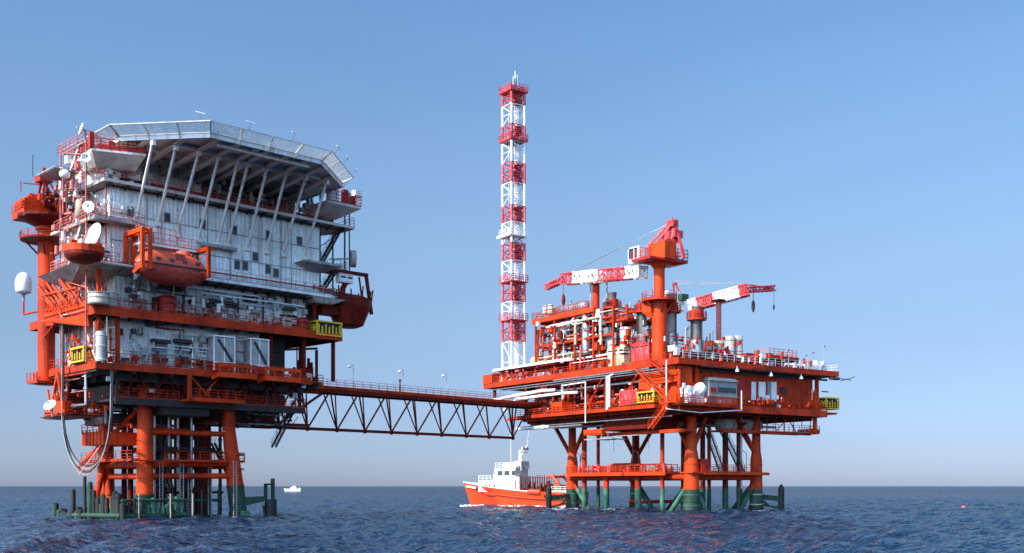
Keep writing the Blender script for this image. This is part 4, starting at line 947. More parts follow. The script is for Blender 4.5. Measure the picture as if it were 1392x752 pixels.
# splash-zone piles and caissons
for k, (a, b, r, zt) in enumerate([(5.6,10,.34,15),(5.8,16,.5,5.4),(5.8,24,.5,5.4),(6.2,30.4,.45,15.3),(9,8,.45,15.4),(10.5,6,.4,15.4),(12.4,6.5,.3,15.4),(14.5,5,.45,15.4),(16.6,4.2,.3,15.4),
        (9,30,.3,15.3),(17.5,4.4,.16,15.4),(14,14,.4,15.4)]):
    m = MB().tube((a,b,3.6),(a,b,zt),r,n=12)
    o = pt(m, 'caisson', 'steel' if r < .2 else ('orange' if k < 4 or k%3 == 0 else 'darkred')); MB().tube((a,b,-2),(a,b,3.6),r+.03,n=12).build('splash_sleeve', 'palegreen' if k < 4 else 'green', o)
# tier deck between the legs
m = MB(); m.box(4.4,7.4,8,33,6.0,6.2); m.box(5,22,2.6,5.4,6.0,6.2); m.box(4.4,22,30,34,6,6.2); m.box(19.5,22,4,34,6,6.2); m.bar((4.4,8,5.95),(4.4,33,5.95),.2,.5); m.bar((7.4,2.6,5.95),(22,2.6,5.95),.2,.4); pt(m,'tier_deck','orange2')
m = MB().rail([(7,8,6.2),(4.4,8,6.2),(4.4,33,6.2),(6,33,6.2)],1.15,.06,1.2); m.rail([(7.4,2.6,6.2),(19,2.6,6.2)],1.15,.045,1.3); m.rail([(19.5,6,6.2),(19.5,32,6.2)],1.1,.05,1.6); pt(m,'railing','orange')
rnd = random.Random(9)
m = MB()
for k in range(46):
    b = rnd.uniform(8.5,32); a = rnd.uniform(4.8,7); s_ = rnd.uniform(.15,.55); m.box(a,a+s_,b,b+s_*1.4,6.2,6.2+rnd.uniform(.3,1.5))
pt(m,'tier_fittings','pink')['kind'] = 'stuff'
pipes((4.6,8,8,33,6.3,7.6), 9, (.06,.15), ['orange','red','white','pink'], 'ab', 41, Q)
for (p, q, wd) in [((12.6,3.4,6.2),(9.4,3.4,12.6),(0,1,0)), ((17.2,3.4,6.2),(12.6,3.4,12.8),(0,1,0))]: pt(MB().stair(p,q,wd), 'stair', 'dark')
o = MB().box(5,6.6,18.4,21.4,6.2,7.8); pt(o,'winch_house','darkred'); pt(MB().box(7.2,8.9,2.9,5,6.2,8.2),'winch_house','red')
# thin davit hooks on the tier deck
for b in (29.5, 27.9, 14.5, 3.4):
    m = MB(); a = 4.6 if b > 5 else 17.6; m.tube((a,b,6.2),(a,b,9.2),.05,n=5); m.tube((a,b,9.2),(a+.1,b+1,9.8),.05,n=5); m.tube((a+.1,b+1,9.8),(a+.1,b+1.6,9.2),.05,n=5); m.tube((a+.1,b+1.6,9.2),(a+.1,b+1.6,8.2),.09,n=5); pt(m,'davit_hook','dark')
for b, z0_, z1_ in ((16.2,8.5,15),(12.4,8.8,15),(21,9.6,15)): pt(MB().tube((4.9,b,z0_),(4.9,b,z1_),.03,n=4),'hoist_wire','grey')
# ---- decks
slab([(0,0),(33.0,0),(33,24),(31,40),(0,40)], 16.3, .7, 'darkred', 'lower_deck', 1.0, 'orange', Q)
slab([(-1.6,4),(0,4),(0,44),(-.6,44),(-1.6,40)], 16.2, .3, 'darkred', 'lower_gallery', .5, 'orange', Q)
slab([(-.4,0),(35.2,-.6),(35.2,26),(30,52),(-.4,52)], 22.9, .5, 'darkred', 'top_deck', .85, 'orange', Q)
m = MB()
for k in range(15): m.bar((.5,1.5+k*2.7,15.3),(31,1.5+k*2.7,15.3),.3,.6)
for k in range(8): m.bar((1+k*4.2,1,15.1),(1+k*4.2,39,15.1),.35,.8)
for k in range(19): m.bar((0,1+k*2.75,22.2),(33,1+k*2.75,22.2),.25,.5)
pt(m,'floor_joists','darkred')
m = MB(); m.rail([(-.4,51.8,22.95),(-.4,0,22.95)],1.1,.04,1.5); pt(m,'railing','orange')
m = MB(); m.rail([(0,-.5,22.95),(35.2,-.6,22.95),(35.2,20,22.95)],1.15,.035,1.5,toe=False); pt(m,'railing','white')
m = MB(); m.rail([(-1.6,40,16.2),(-1.6,4,16.2),(0,4,16.2)],1.1,.05,1.4); m.rail([(0,0,16.3),(33,0,16.3),(33,10,16.3)],1.1,.05,1.4); pt(m,'railing','orange')
# columns, diagonal ties
for b in (1.0, 9.5, 18, 26, 34, 40, 50):
    m = MB(); m.tube((.7,b,16.3 if b < 45 else 18.6),(.7,b,22.4),.32,n=10); pt(m,'column','darkred' if b > 9 else 'orange')
    if b < 40: pt(MB().tube((.7,b+.2,22.2),(.7,b+5,16.5),.24,n=8),'diagonal','orange')
for a in (4.2, 31.6):
    pt(MB().box(a-.25,a+.25,.7,1.2,16.3,22.4),'column','orange')
# enclosed right-hand module: orange plated wall with doors
m = MB(); m.box(4.6,31.2,1.5,22,16.3,22.35)
for k in range(18): a = 4.8+k*1.52; m.box(a,a+.12,1.44,1.5,16.4,22.3)
WR = pt(m,'wall','orange')
m = MB(); m.box(3.4,4.6,6,22,16.3,22.3); m.box(7,9,22,46,16.3,22.3); pt(m,'shade_backing_wall','dark')  # dark inner walls added so the open deck reads as shaded inside
m = MB(); m.box(0,34.6,1.2,1.45,21.5,21.8); m.box(4,34.8,-.2,0,21.9,22.1); pt(m,'cable_tray','dark')
def ropen(x0,y0,x1,y1,name,mat,dep=.06,b=1.42,hood=False):
    return opening(WR, b, x0,y0,x1,y1, name, mat, hood, 0, R)
for q, mt in (((1021,519,1027,544),'white'),((1031,519,1040,544),'boatwhite'),((1043,519,1047,546),'shutter'),((1048,519,1055,546),'boatwhite'),((1103,530,1107,545),'white'),((1107,532,1111,541),'dark')): ropen(*q,'door' if q[0] != 1107 else 'window',mt)
ropen(988,514,1012,542,'panel','red'); ropen(1060,526,1068,533,'vent','dark'); ropen(938,478,954,506,'panel','darkred')
a0, zz = R.fb(962,517,.3); a1,_ = R.fb(1000,517,.3); zb_ = R.fb(980,548,.3)[1]
CB = thing('control_cabin', 'grey control cabin with dark window strip, standing against the orange wall', 'cabin', R, ((a0+a1)/2, .6, zb_))
m = MB(); m.box(a0,a1,.0,1.38,zb_,zz); m.hexa([(a0-.1,-.3,zz),(a1+.1,-.3,zz),(a1+.1,1.3,zz),(a0-.1,1.3,zz)],[(a0+.3,.1,zz+.5),(a1-.3,.1,zz+.5),(a1-.3,1.2,zz+.5),(a0+.3,1.2,zz+.5)]); o = m.build('body','shutter',CB)
zw = (zz+zb_)/2+.2; MB().box(a0+1.9,a1-.3,-.06,-.003,zw-.3,zw+.5).build('window','glass',CB); MB().box(a0+.3,a0+1.5,-.06,-.003,zw-.4,zw+.4).build('side_window','red',CB); MB().box(a0,a1,-.28,-.01,zb_+.9,zb_+1.05).build('ledge','grey',CB)
# white pipe frame hanging in front of the corner
m = MB(); m.path([(-1.9,1.0,22.6),(-1.9,1.0,15.4),(3,-1.2,14.9),(11.6,-1.2,15.6),(11.6,-1.2,18.6)],.09,6); pt(m,'pipe_loop','white')
m = MB(); m.path([(-1.9,14,16.4),(-1.9,14,21.3),(-1.2,14,21.6)],.16,8); m.path([(-1.9,20,14.2),(-1.9,20,20.8),(-1.2,27,20.8)],.11,8); m.path([(-1.8,14.7,16),(-1.8,14.7,21.4)],.2,8); pt(m,'pipe_loop','white')
a = MB(); a.path([(-1,50,19.6),(-1,38,20.2),(-1,33,20.4),(.4,31,20.4)],.3,10); a.path([(-1.3,44,17.6),(-1.3,40,19.4),(-1.3,27,19.5),(-.3,24,19.5)],.27,10); pt(a,'export_pipe','white')
m = MB(); m.tube((-.9,2,21.6),(-.9,48,21.6),.1,n=6); m.tube((-1.1,2,21.2),(-1.1,46,21.2),.08,n=6); m.tube((-.8,6,21.9),(-.8,30,21.9),.12,n=6); m.tube((-.8,1,14.4),(-.8,40,14.4),.1,n=6); m.tube((-1,22,14.0),(-1,39,14.0),.2,n=8); pt(m,'pipe_run','steel')
m = MB()
for p, q in (((-1,40.5,14.1),(-1,31,14.1)),): m.tube(p,q,.28,n=8)
m.tube((-1,33,14.1),(-1,32.2,14.1),.4,n=8); pt(m,'export_pipe','boatwhite')
# clutter in the open lower deck, left side
pipes((.6,3.2,4,44,16.6,21.6), 26, (.07,.26), ['orange','white','darkred','steel','red','orange','pink'], 'abz', 51, Q)
pipes((3.5,6.8,23,46,16.6,21.6), 12, (.1,.3), ['darkred','dark','white','orange'], 'abz', 52, Q)
def flanged(t, a, b, z, r, ln, ax, mat):
    m = MB(); pr = [(.02,0),(r*.6,.12*r),(r*.95,.5*r),(r,.7*r),(r,ln-.7*r),(r*.95,ln-.5*r),(r*.6,ln-.12*r),(.02,ln)]
    m.lathe((a,b,z), pr, 18, ax); return m.build('shell', mat, t)
def hvessel(label, a, b, z, r, ln, ax, mat, zs, F=R, nm='pressure_vessel'):
    t = thing(nm, label, 'vessel', F, (a, b, zs)); flanged(t,a,b,z,r,ln,ax,mat)
    m = MB()
    for k in (.22,.78):
        if ax == 'y': m.box(a-r*.8,a+r*.8,b+ln*k-.12,b+ln*k+.12,zs,z-.3*r); m.lathe((a,b+ln*k-.06,z),[(r+.02,0),(r+.05,0),(r+.05,.12),(r+.02,.12)],18,'y',smooth=False)
        else: m.box(a+ln*k-.12,a+ln*k+.12,b-r*.8,b+r*.8,zs,z-.3*r); m.lathe((a+ln*k-.06,b,z),[(r+.02,0),(r+.05,0),(r+.05,.12),(r+.02,.12)],18,'x',smooth=False)
    m.build('saddle','orange',t)
    m = MB(); q = (a,b+ln*.5,z+r*.9) if ax == 'y' else (a+ln*.5,b,z+r*.9); m.tube(q,(q[0],q[1],q[2]+.6),.16,n=8); m.tube((q[0],q[1],q[2]+.5),(q[0],q[1],q[2]+.62),.3,n=8); m.build('nozzle',mat,t); return t
hvessel('dark grey vessel lying on the lower deck above the bridge end', 2.6, 33.0, 17.8, .85, 4.4, 'y', 'steel', 16.35)
hvessel('white horizontal vessel on the open lower deck, midway along its shaded side', 2.8, 14.8, 17.7, .7, 4.6, 'y', 'boatwhite', 16.35)
def box_container(label, x0,y0,x1,y1, a, dep, mat, nm='container', ribs=8):
    b0, z1 = R.fa(x1,y0,a); b1,_ = R.fa(x0,y0,a); z0 = R.fa(x1,y1,a)[1]
    t = thing(nm, label, 'container', R, (a+dep/2,(b0+b1)/2,z0)); m = MB(); m.box(a,a+dep,b0,b1,z0,z1)
    for k in range(ribs): u = b0+(b1-b0)*(k+.5)/ribs; m.box(a-.06,a,u-.1,u+.1,z0+.15,z1-.15)
    m.build('body',mat,t); m = MB()
    for b in (b0,b1):
        for aa in (a,a+dep): m.box(aa-.09,aa+.09,b-.09,b+.09,z0,z1+.06)
    m.build('corner_posts',mat,t); return t
box_container('bright red container on the lower deck edge beside the yellow slatted rack', 843,529,866,549,-1.5,2.6,'masthred')
box_container('orange pump housing on the lower deck near the bridge end', 750,546,764,560,-1.5,2,'orange2','pump_housing',3)
rack('yellow slatted rack beside the bright red container on the right platform', R, 867,531,889,546,-1.5,1.6,'fa',6)
box_container('pale cream box standing behind the yellow slatted rack', 872,522,889,531,.4,1.6,'cream','storage_box',3)
rack('yellow slatted rack at the far right tip of the production platform', R, 1123,540,1140,556, .4,1.8,n=5)
pt(MB().box(33,35.6,0,4,15.9,16.2),'rack_platform','orange')
# orange corner block with stairs
m = MB(); m.box(.4,3.4,1.0,9.5,19.6,22.3); m.box(.3,3.4,6.8,9.6,16.3,20.6); m.box(1.2,4.4,1.2,6.2,16.3,19.6); m.box(.2,.4,1,9,20.6,21.0); pt(m,'corner_module','orange2')
m = MB().stair((-.4,1.2,16.4),(-.6,8.2,21.8),(-.9,0,0)); pt(m,'stair','orange2')
m = MB().stair((-1.2,4.8,12.6),(-1.2,.4,16.4),(-.9,0,0)); pt(m,'stair','orange2')
m = MB().stair((-.4,6.0,23.2),(-.4,1.5,20.6),(-.8,0,0)); pt(m,'stair','orange')
m = MB(); m.box(-2.2,.2,.2,2.2,16.15,16.3); m.box(-1.6,4,-1.5,0,16.0,16.25); m.box(-1.6,11,-1.4,0,15.9,16.2); pt(m,'corner_landing','orange')
m = MB().rail([(-2.2,2.2,16.3),(-2.2,-1.5,16.3),(11,-1.5,16.3)],1.1,.06,1.1); m.rail([(-1.4,8.4,21.9),(-1.4,9.8,21.9)],1,.05,.7); pt(m,'railing','orange2')
m = MB(); m.box(2.4,4.0,-.9,.4,16.3,18.4); m.box(.6,1.6,-1.2,-.2,16.3,18.8)
for k in range(20): x = rnd.uniform(-1.2,4); s_ = rnd.uniform(.1,.4); z = 16.3+rnd.random()*2.2; m.box(x,x+s_,-1.3,-1.0,z,z+s_*1.8)
pt(m,'corner_fittings','white')
bx_, bz_ = R.fb(952,529,-.6); props(MB().lathe((bx_,-.6,bz_),[(.1,-.8),(.8,-.6),(1.05,0),(.7,.6),(.1,.8)],14,'x').build('life_raft_canister','boatwhite',F=R,loc=(bx_,-.6,bz_)),'white rounded life raft canister on the right platform\'s front corner, left of the grey cabin','canister')
# boxes and walkways hanging below the lower deck
m = MB(); m.box(1.2,6,7,19,12.9,15.3); pt(m,'underdeck_module','darkred')
m = MB(); m.box(2.4,5.2,2.2,22,12.3,12.6); m.bar((2.4,1.8,12.4),(2.4,22,12.4),.25,.55); m.box(-.6,2.4,17.4,22,12.3,12.6); m.box(-.7,.2,17.4,22,12.5,13.2); pt(m,'hanging_walkway','orange2')
m = MB(); 
for b in (16,17.6,19.4,21): m.bar((-.5,b,11.6),(4,b,11.6),.1); m.bar((-.5,b,11.6),(-.5,b,12.4),.1)
m.bar((-.5,15,11.6),(-.5,22,11.6),.14); m.bar((-.4,8,11.9),(-.4,15,11.9),.1); pt(m,'cable_tray','grey')
pipes((0,10,8,38,13.9,15.2), 8, (.06,.2), ['steel','white','dark','darkred'], 'ab', 61, Q)
pipes((8,30,2,14,13.2,15.2), 8, (.08,.22), ['darkred','dark','steel'], 'ab', 62, Q)
m = MB(); m.box(11,31.5,2.2,5.2,12.5,12.75); m.bar((11,2.2,12.6),(31.5,2.2,12.6),.2,.45); m.box(30.4,32.6,1.2,4,12.6,13.4)
for k in range(6): m.bar((21+k*2.1,2.2,12.7),(21+k*2.1,2.2,15.4),.1)
m.bar((23,2.2,12.8),(26,2.2,15),.12); m.bar((26,2.2,15),(28,2.2,12.8),.12); pt(m,'hanging_walkway','orange')
pt(MB().rail([(20,2.2,12.75),(32.6,1.2,12.75),(32.6,4,12.75)],1.2,.045,1.1),'railing','pink')
pt(MB().bar((31.2,1,12.8),(31.2,1,19.5),.5).box(30.6,31.8,.4,1.4,16.4,18.2),'column','orange2')
hvessel('large dark green-grey horizontal tank slung under the right platform deck', 13.2, 5.5, 14.0, 1.5, 9.6, 'x', 'grey', 12.8)
# hanging lamps under the eave
for k, (px, py) in enumerate(((1002,502),(1048,508),(1089,512))):
    a, z = R.fb(px, py, -.3); t = thing('eave_lamp', ['white lamp hanging under the eave right above the grey cabin','white lamp hanging under the eave above the white doors','white lamp hanging under the eave nearest the right end of the wall'][k],'lamp',R,(a,-.3,z),'lamps under the eave')
    MB().lathe((a,-.3,z-.4),[(.32,0),(.3,.25),(.1,.55),(.05,.9)],10).build('shade','boatwhite',t); MB().tube((a,-.3,z+.4),(a,-.3,22.2),.04,n=4).build('bracket','grey',t)
m = MB(); m.tube((34.6,-.8,21.8),(36.4,-2.2,21.5),.08,n=5); m.box(33,34.8,-1.2,-.4,21.5,21.9); m.tube((35.4,-.8,21.4),(38.2,-1.6,22.2),.06,n=5); m.tube((32.2,.4,19.6),(33.8,.4,19.6),.1,n=6); pt(m,'mooring_bracket','dark')
# ---- top deck modules ------------------------------------------------
m = MB(); m.box(1,9,14,44,25.2,25.45); m.bar((-.2,26,25.3),(-.2,49.2,25.3),.25,.4); m.box(-.2,8,30,49.2,25.15,25.35); pt(m,'mezzanine_deck','white')
m = MB()
for a in (.6,4.4,8.6):
    for b in (16,21,26,31.5,37): m.bar((a,b,23),(a,b,32.8),.3)
for z in (28.4,32.6):
    for a in (.6,4.4,8.6): m.bar((a,16 if z < 31 else 21,z),(a,37.2,z),.24,.36)
    for b in (16,21,26,31.5,37): m.bar((.6,b,z),(8.6,b,z),.24,.36)
pt(m,'module_frame','orange')
m = MB(); m.box(.4,9,21,37.8,33.0,33.2); m.bar((.4,20.6,32.9),(.4,37.8,32.9),.3,.8); m.bar((.4,37.8,32.9),(9,37.8,32.9),.3,.8); m.box(1,9,13,21,30.4,30.6); m.box(2,8,10,22,26.4,26.6); o = pt(m,'upper_deck','orange2')
m = MB().rail([(9,37.8,33.2),(.4,37.8,33.2),(.4,21,33.2)],1.2,.05,1.3); m.rail([(1,21,30.6),(1,13,30.6)],1.1,.05,1.2); m.rail([(2,16,26.6),(2,10,26.6)],1.1,.05,1); pt(m,'railing','red')
pipes((-.1,3.4,15,38,23.3,32.4), 40, (.06,.22), ['orange','white','white','red','steel','pink','orange','beige'], 'abz', 71, Q)
pipes((3,9,12,38,23.3,32.2), 24, (.08,.26), ['orange','white','darkred','steel','beige'], 'abz', 72, Q)
pipes((.2,4,42,51,23.2,25.0), 10, (.06,.16), ['red','pink','white','orange'], 'abz', 73, Q)
pipes((2,14,2,16,23.3,27.4), 16, (.07,.2), ['orange','red','white','steel','darkred'], 'abz', 74, Q)
pipes((10,30,1,6,23.2,24.2), 14, (.05,.14), ['red','orange','white','pink','steel'], 'aab', 75, Q)
rnd = random.Random(17)
for mt, n_, bx__ in (('orange',60,(-.1,8,13,38,23.1,32)),('red',40,(-.1,8,14,46,23.1,25)),('white',45,(-.1,6,14,37,23.2,32)),('darkred',35,(.5,8,12,37,23.1,32)),('steel',30,(0,8,14,37,23.2,34.5)),('pink',25,(-.1,3,40,51,23.1,24.6)),
                     ('orange',50,(2,14,1,14,23,26)),('red',30,(2,14,1,14,23,26.6)),('orange',50,(10,31,.4,5,23,24.3)),('white',26,(12,34,.2,4,23,24.2)),('dark',18,(0,8,14,37,23.2,32))): clutter('deck_fittings', mt, n_, bx__, .2, .95, Q, own=5)
clutter('deck_fittings','orange',70,(-.2,3,4,44,16.4,19),.15,.7,Q); clutter('deck_fittings','white',26,(-.6,3,6,44,16.5,20.6),.12,.5,Q); clutter('deck_fittings','darkred',26,(.4,3,6,44,16.5,21),.3,1.1,Q); clutter('deck_fittings','dark',16,(.4,3,26,44,16.5,20),.3,1,Q); clutter('deck_fittings','orange',46,(10,32,-.4,1.0,16.4,17.4),.14,.6,Q,1.6,5); clutter('deck_fittings','white',16,(1,30,-.4,1.0,16.4,18),.12,.5,Q,1.6,4); clutter('deck_fittings','red',22,(2,14,.2,9,23,26.5),.2,.8,Q,1.6,4); clutter('deck_fittings','white',22,(.4,14,1,14,23,27.5),.2,.8,Q,1.6,4); clutter('deck_fittings','steel',26,(0,7,8,20,23,29.5),.3,1.1,Q,1.6,5); clutter('deck_fittings','orange',40,(-.2,7,8,22,23,30.5),.25,1.0,Q,1.6,5)
pt(MB().box(8.8,9.4,14,40,23,27.5).box(11,16,5,14,23,25.8),'module_wall','darkred')
pt(MB().box(17.2,21.5,3,7,23,25.2).box(14.2,16.6,2.4,6,23,24.8),'module_wall','orange')
pt(MB().box(1,1.4,44.2,50.2,22.9,24.6).box(-.6,2,49,52,22.9,24.6),'module_wall','orange2')
# vessels on the top deck
a_, = (2.0,)
b_, z_ = R.fa(768, 421, 3)
hvessel('long grey lagged vessel on the highest orange deck, left of the crane boom rest', 3.0, 25.4, 34.35, 1.0, 9.6, 'y', 'steel', 33.2, nm='lagged_vessel')
hvessel('white horizontal vessel between orange frames under the highest deck', 1.9, 26.4, 31.4, .8, 7.0, 'y', 'boatwhite', 30.4)
hvessel('cream horizontal vessel on the white mezzanine beside the flare tower', 2.0, 35.5, 26.3, .75, 4.4, 'y', 'cream', 25.45)
for (px, py0, py1, a, r, mt, lb) in ((748,414,428,1.2,.45,'cream','right of two pale upright bottles on the highest orange deck'),(741,416,428,1.4,.4,'boatwhite','small white upright bottle at the left end of the highest orange deck'),
        (797,422,480,1.2,.75,'steel','tall grey column vessel left of the boom rest post'),(852,444,478,3,1.15,'boatwhite','white upright vessel between the grey stacks'),(861,436,470,5,.8,'pink','pink upright vessel behind the white one between the stacks'),(846,424,440,5,.9,'beige','beige round-topped vessel above the white one between the stacks')):
    b, z1_ = R.fa(px, py0, a); z0_ = R.fa(px, py1, a)[1]; vtank('process_column', lb, R, a, b, z0_, z1_, r, mt, 'orange', 'vessel')
# exhaust stacks
def stack(label, px, y0, y1, a, r, ring_y, w=None, low='stack'):
    b, zt = R.fa(px, y0, a); zb = R.fa(px, y1, a)[1]; zr = R.fa(px, ring_y, a)[1]
    t = thing('exhaust_stack', label, 'exhaust stack', R, (a,b,zb))
    m = MB(); m.tube((a,b,zb),(a,b,zb+(zr-zb)*.45),r*1.5,n=18); m.tube((a,b,zb+(zr-zb)*.45),(a,b,zt),r,n=18,cap=False); m.tube((a,b,zt-2.2),(a,b,zt-1.9),r+.08,n=18); m.tube((a,b,zt-.3),(a,b,zt),r+.06,n=18,cap=False); m.build('flue',low,t); MB().tube((a,b,zb),(a,b,zb+(zr-zb)*.44),r*1.55,n=18).build('silencer','steel',t)
    MB().tube((a,b,zt-1),(a,b,zt-.9),r*.96,n=16).build('flue_damper','black',t)
    m = MB(); m.tube((a-r*1.2,b+.3,zb),(a-r*1.2,b+.3,zr+1),.12,n=6); m.tube((a,b-r*1.5,zb),(a,b-r*1.5,zr),.12,n=6); m.build('downpipe','dark',t)
    m = MB(); m.lathe((a,b,zr),[(r,-.2),(r*2.1,-.2),(r*2.1,.05),(r,.05)],14,smooth=False); m.lathe((a,b,zr+.1),[(r*1.25,0),(r*1.5,0),(r*1.5,1.3),(r*1.25,1.3)],14,smooth=False)
    o = m.build('service_ring','orange',t); MB().rail([(a+r*2.1*cos(2*pi*k/10),b+r*2.1*sin(2*pi*k/10),zr) for k in range(10)],1.1,.045,2,closed=True).build('railing','red',o); return t
stack('tall grey exhaust stack standing over the cream box, leftmost of the stacks', 832,398,486,2.6,.72,419)
stack('dark exhaust stack with pink ringed top immediately left of the crane pedestal', 873,408,480,3.2,.62,424)
stack('pale topped exhaust stack immediately right of the crane pedestal', 912,400,478,5.4,.75,424,low='grey')
stack('grey exhaust stack under the short crane boom, rightmost of the stacks', 947,417,486,6.0,.72,434)
t = cabinet('generator_housing','cream generator housing under the leftmost exhaust stack',R,826,472,848,497,1.2,2.6,'cream','housing',3,'fa')
cabinet('generator_housing','orange-red housing between the cream box and the crane pedestal',R,858,466,882,490,1.4,2.4,'masthred','housing',4,'fa')
t = cabinet('equipment_cabinet','small bright white box hanging right of the crane pedestal foot',R,908,470,917,477,2.2,.8,'boatwhite','cabinet',1,'fa',False)
b_, z_ = R.fa(912,477,2.6); pt(MB().bar((2.6,b_,22.9),(2.6,b_,z_),.3),'cabinet_post','pink')
for k, (px, r, y0, mt, lb) in enumerate(((992,.75,457,'grey','left drum of the grey tank pair on the right roof'),(1002,.9,457,'grey','right drum of the grey tank pair on the right roof'),(977,.8,463,'beige','beige domed tank left of the grey drum pair'),(968,.7,465,'beige','small beige domed tank between the rightmost stack and the larger beige tank'))):
    a, z1_ = R.fb(px, y0, 5); vtank('roof_tank', lb, R, a, 5, 22.95, z1_, r, mt, 'grey', 'tank', k > 1)
for k in range(3): pt(MB().tube((9+k*.7,3.6,23),(9+k*.7,3.6,27.2+.5*k),.15,n=8),'riser_pipe',['steel','beige','white'][k])
m = MB(); m.box(20.5,27,1.2,4.4,24.6,24.8); m.bar((20.5,1.1,24.7),(27,1.1,24.7),.15,.4)
for a in (20.6,23.6,26.8): m.bar((a,1.3,23),(a,1.3,24.6),.18)
o = pt(m,'roof_platform','red'); MB().rail([(20.5,4.4,24.8),(20.5,1.2,24.8),(27,1.2,24.8),(27,4.4,24.8)],1.2,.045,1).build('railing','pink',o)
for a, h in ((24.3,3.0),(28.5,2.4),(33.0,4.2),(30.2,3.0)): 
    m = MB(); m.tube((a,.6,22.9),(a,.6,22.9+h),.06,n=5); m.box(a-.25,a+.25,.5,.7,22.8+h,23+h); pt(m,'roof_mast','grey')
m = MB(); m.tube((27.5,2,24.2),(25.5,2,25.2),.12,n=6); m.tube((29.8,2,23.6),(32.2,2,23.4),.25,n=8); m.tube((28.2,2,23.4),(28.2,2,25.0),.2,n=8); pt(m,'vent_pipe','dark')
rnd = random.Random(99)
for k in range(16):
    a, b = rnd.uniform(1,13), rnd.uniform(3,24); h = rnd.uniform(2.5,7.5); r_ = rnd.choice((.07,.1,.16,.24)); m = MB(); m.tube((a,b,22.95),(a,b,22.95+h),r_,n=8); m.tube((a,b,22.95+h*.6),(a,b,22.95+h*.6+.15),r_*1.8,n=8); m.tube((a,b,22.95+h-.3),(a,b,22.95+h),r_*1.5,n=8); pt(m,'vent_stack',rnd.choice(['stack','steel','orange','white','stack','red']))
m = MB(); m.box(28.5,34,.9,2.4,23,23.9); m.tube((24,1.2,23.6),(33,1.2,23.6),.25,n=8); pt(m,'roof_ducting','white')
# ================================================================== FLARE / RADIO MAST
Fb, _ = R.fa(698, 490, 2.6)
fw = 4.1
ztop = R.fa(698, 121, 2.6)[1]
FT = thing('lattice_mast', 'tall red and white banded lattice mast rising from the left end of the production platform', 'mast', R, (2.6, Fb, 25.2))
n_ = 26; z0_ = 23.0
edges = [490,462,441,410,386,360,334,306,279,247,228,196,172,146,121]   # band limits read down the mast
zs_ = [z0_]+[R.fa(698,y,2.6)[1] for y in (466,436,412,384,356,332,304,281,251,223,195,172,145,121)]
hw = 1.45
COR = [(-hw,-hw),(hw,-hw),(hw,hw),(-hw,hw)]
def cc(k, z): return Vector((2.6+COR[k][0], Fb+COR[k][1], z))
for i in range(len(zs_)-1):
    za, zb = zs_[i], zs_[i+1]; mt = 'mastwhite' if i%2 == 0 else 'masthred'
    m = MB()
    for k in range(4):
        m.tube(cc(k,za),cc(k,zb),.24,n=8)
        c2 = (k+1)%4; zm = (za+zb)/2
        m.tube(cc(k,za),cc(c2,zm),.09,n=5); m.tube(cc(c2,zm),cc(k,zb),.09,n=5); m.tube(cc(c2,za),cc(k,zm),.06,n=5) if i%2 else None
        m.tube(cc(k,zb),cc(c2,zb),.09,n=5); m.tube(cc(k,zm),cc(c2,zm),.07,n=5)
    m.tube((2.6+.5,Fb-.6,za),(2.6+.5,Fb-.6,zb),.34,n=10); m.tube((2.6-.3,Fb-.8,za),(2.6-.3,Fb-.8,zb),.12,n=6); m.tube((2.6-.9,Fb+.2,za),(2.6-.9,Fb+.2,zb),.05,n=5); m.tube((2.6+.9,Fb-.1,za),(2.6+.9,Fb-.1,zb),.16,n=6)
    if i%2: 
        for q in range(8): m.box(2.6+rnd.uniform(-1.0,.6),2.6+rnd.uniform(.9,1.3),Fb-1.3,Fb-rnd.uniform(.2,.8),za+(zb-za)*q/8,za+(zb-za)*(q+.6)/8)
    m.build('mast_section', mt, FT)
for j, (y, mt) in enumerate(((436,'masthred'),(384,'masthred'),(322,'mastwhite'),(193,'masthred'),(127,'masthred'))):
    z = R.fa(698,y,2.6)[1]; m = MB(); m.box(2.6-1.9,2.6+1.9,Fb-1.9,Fb+1.9,z-.15,z+.05)
    if j in (3,4): m.bar((.7,Fb-1.9,z+.2),(4.5,Fb-1.9,z+.2),.12,.5); m.bar((.7,Fb-1.9,z+.2),(.7,Fb+1.9,z+.2),.12,.5)
    if j == 2: m.bar((.6,Fb-1.9,z),(.6,Fb+2.4,z),.2,.5)
    o = m.build('rest_platform', mt, FT); MB().rail([(.7,Fb-1.9,z),(4.5,Fb-1.9,z),(4.5,Fb+1.9,z),(.7,Fb+1.9,z)],1.2,.05,1.0,closed=True,toe=False).build('railing', mt, o)
zz_ = R.fa(702,95,2.6)[1]
m = MB(); m.tube((2.8,Fb-.3,ztop),(2.8,Fb-.3,zz_),.22,.16,8); m.tube((2.2,Fb-.5,ztop),(2.2,Fb-.5,zz_-1.2),.14,n=8); m.tube((3.3,Fb-.6,ztop),(3.2,Fb-.4,zz_-.6),.12,n=8); m.build('burner_tips','steel',FT)
m = MB()
for k in range(4): m.bar(cc(k,22.9), cc(k,23.4), .7)
m.build('base_shoe','mastwhite',FT)
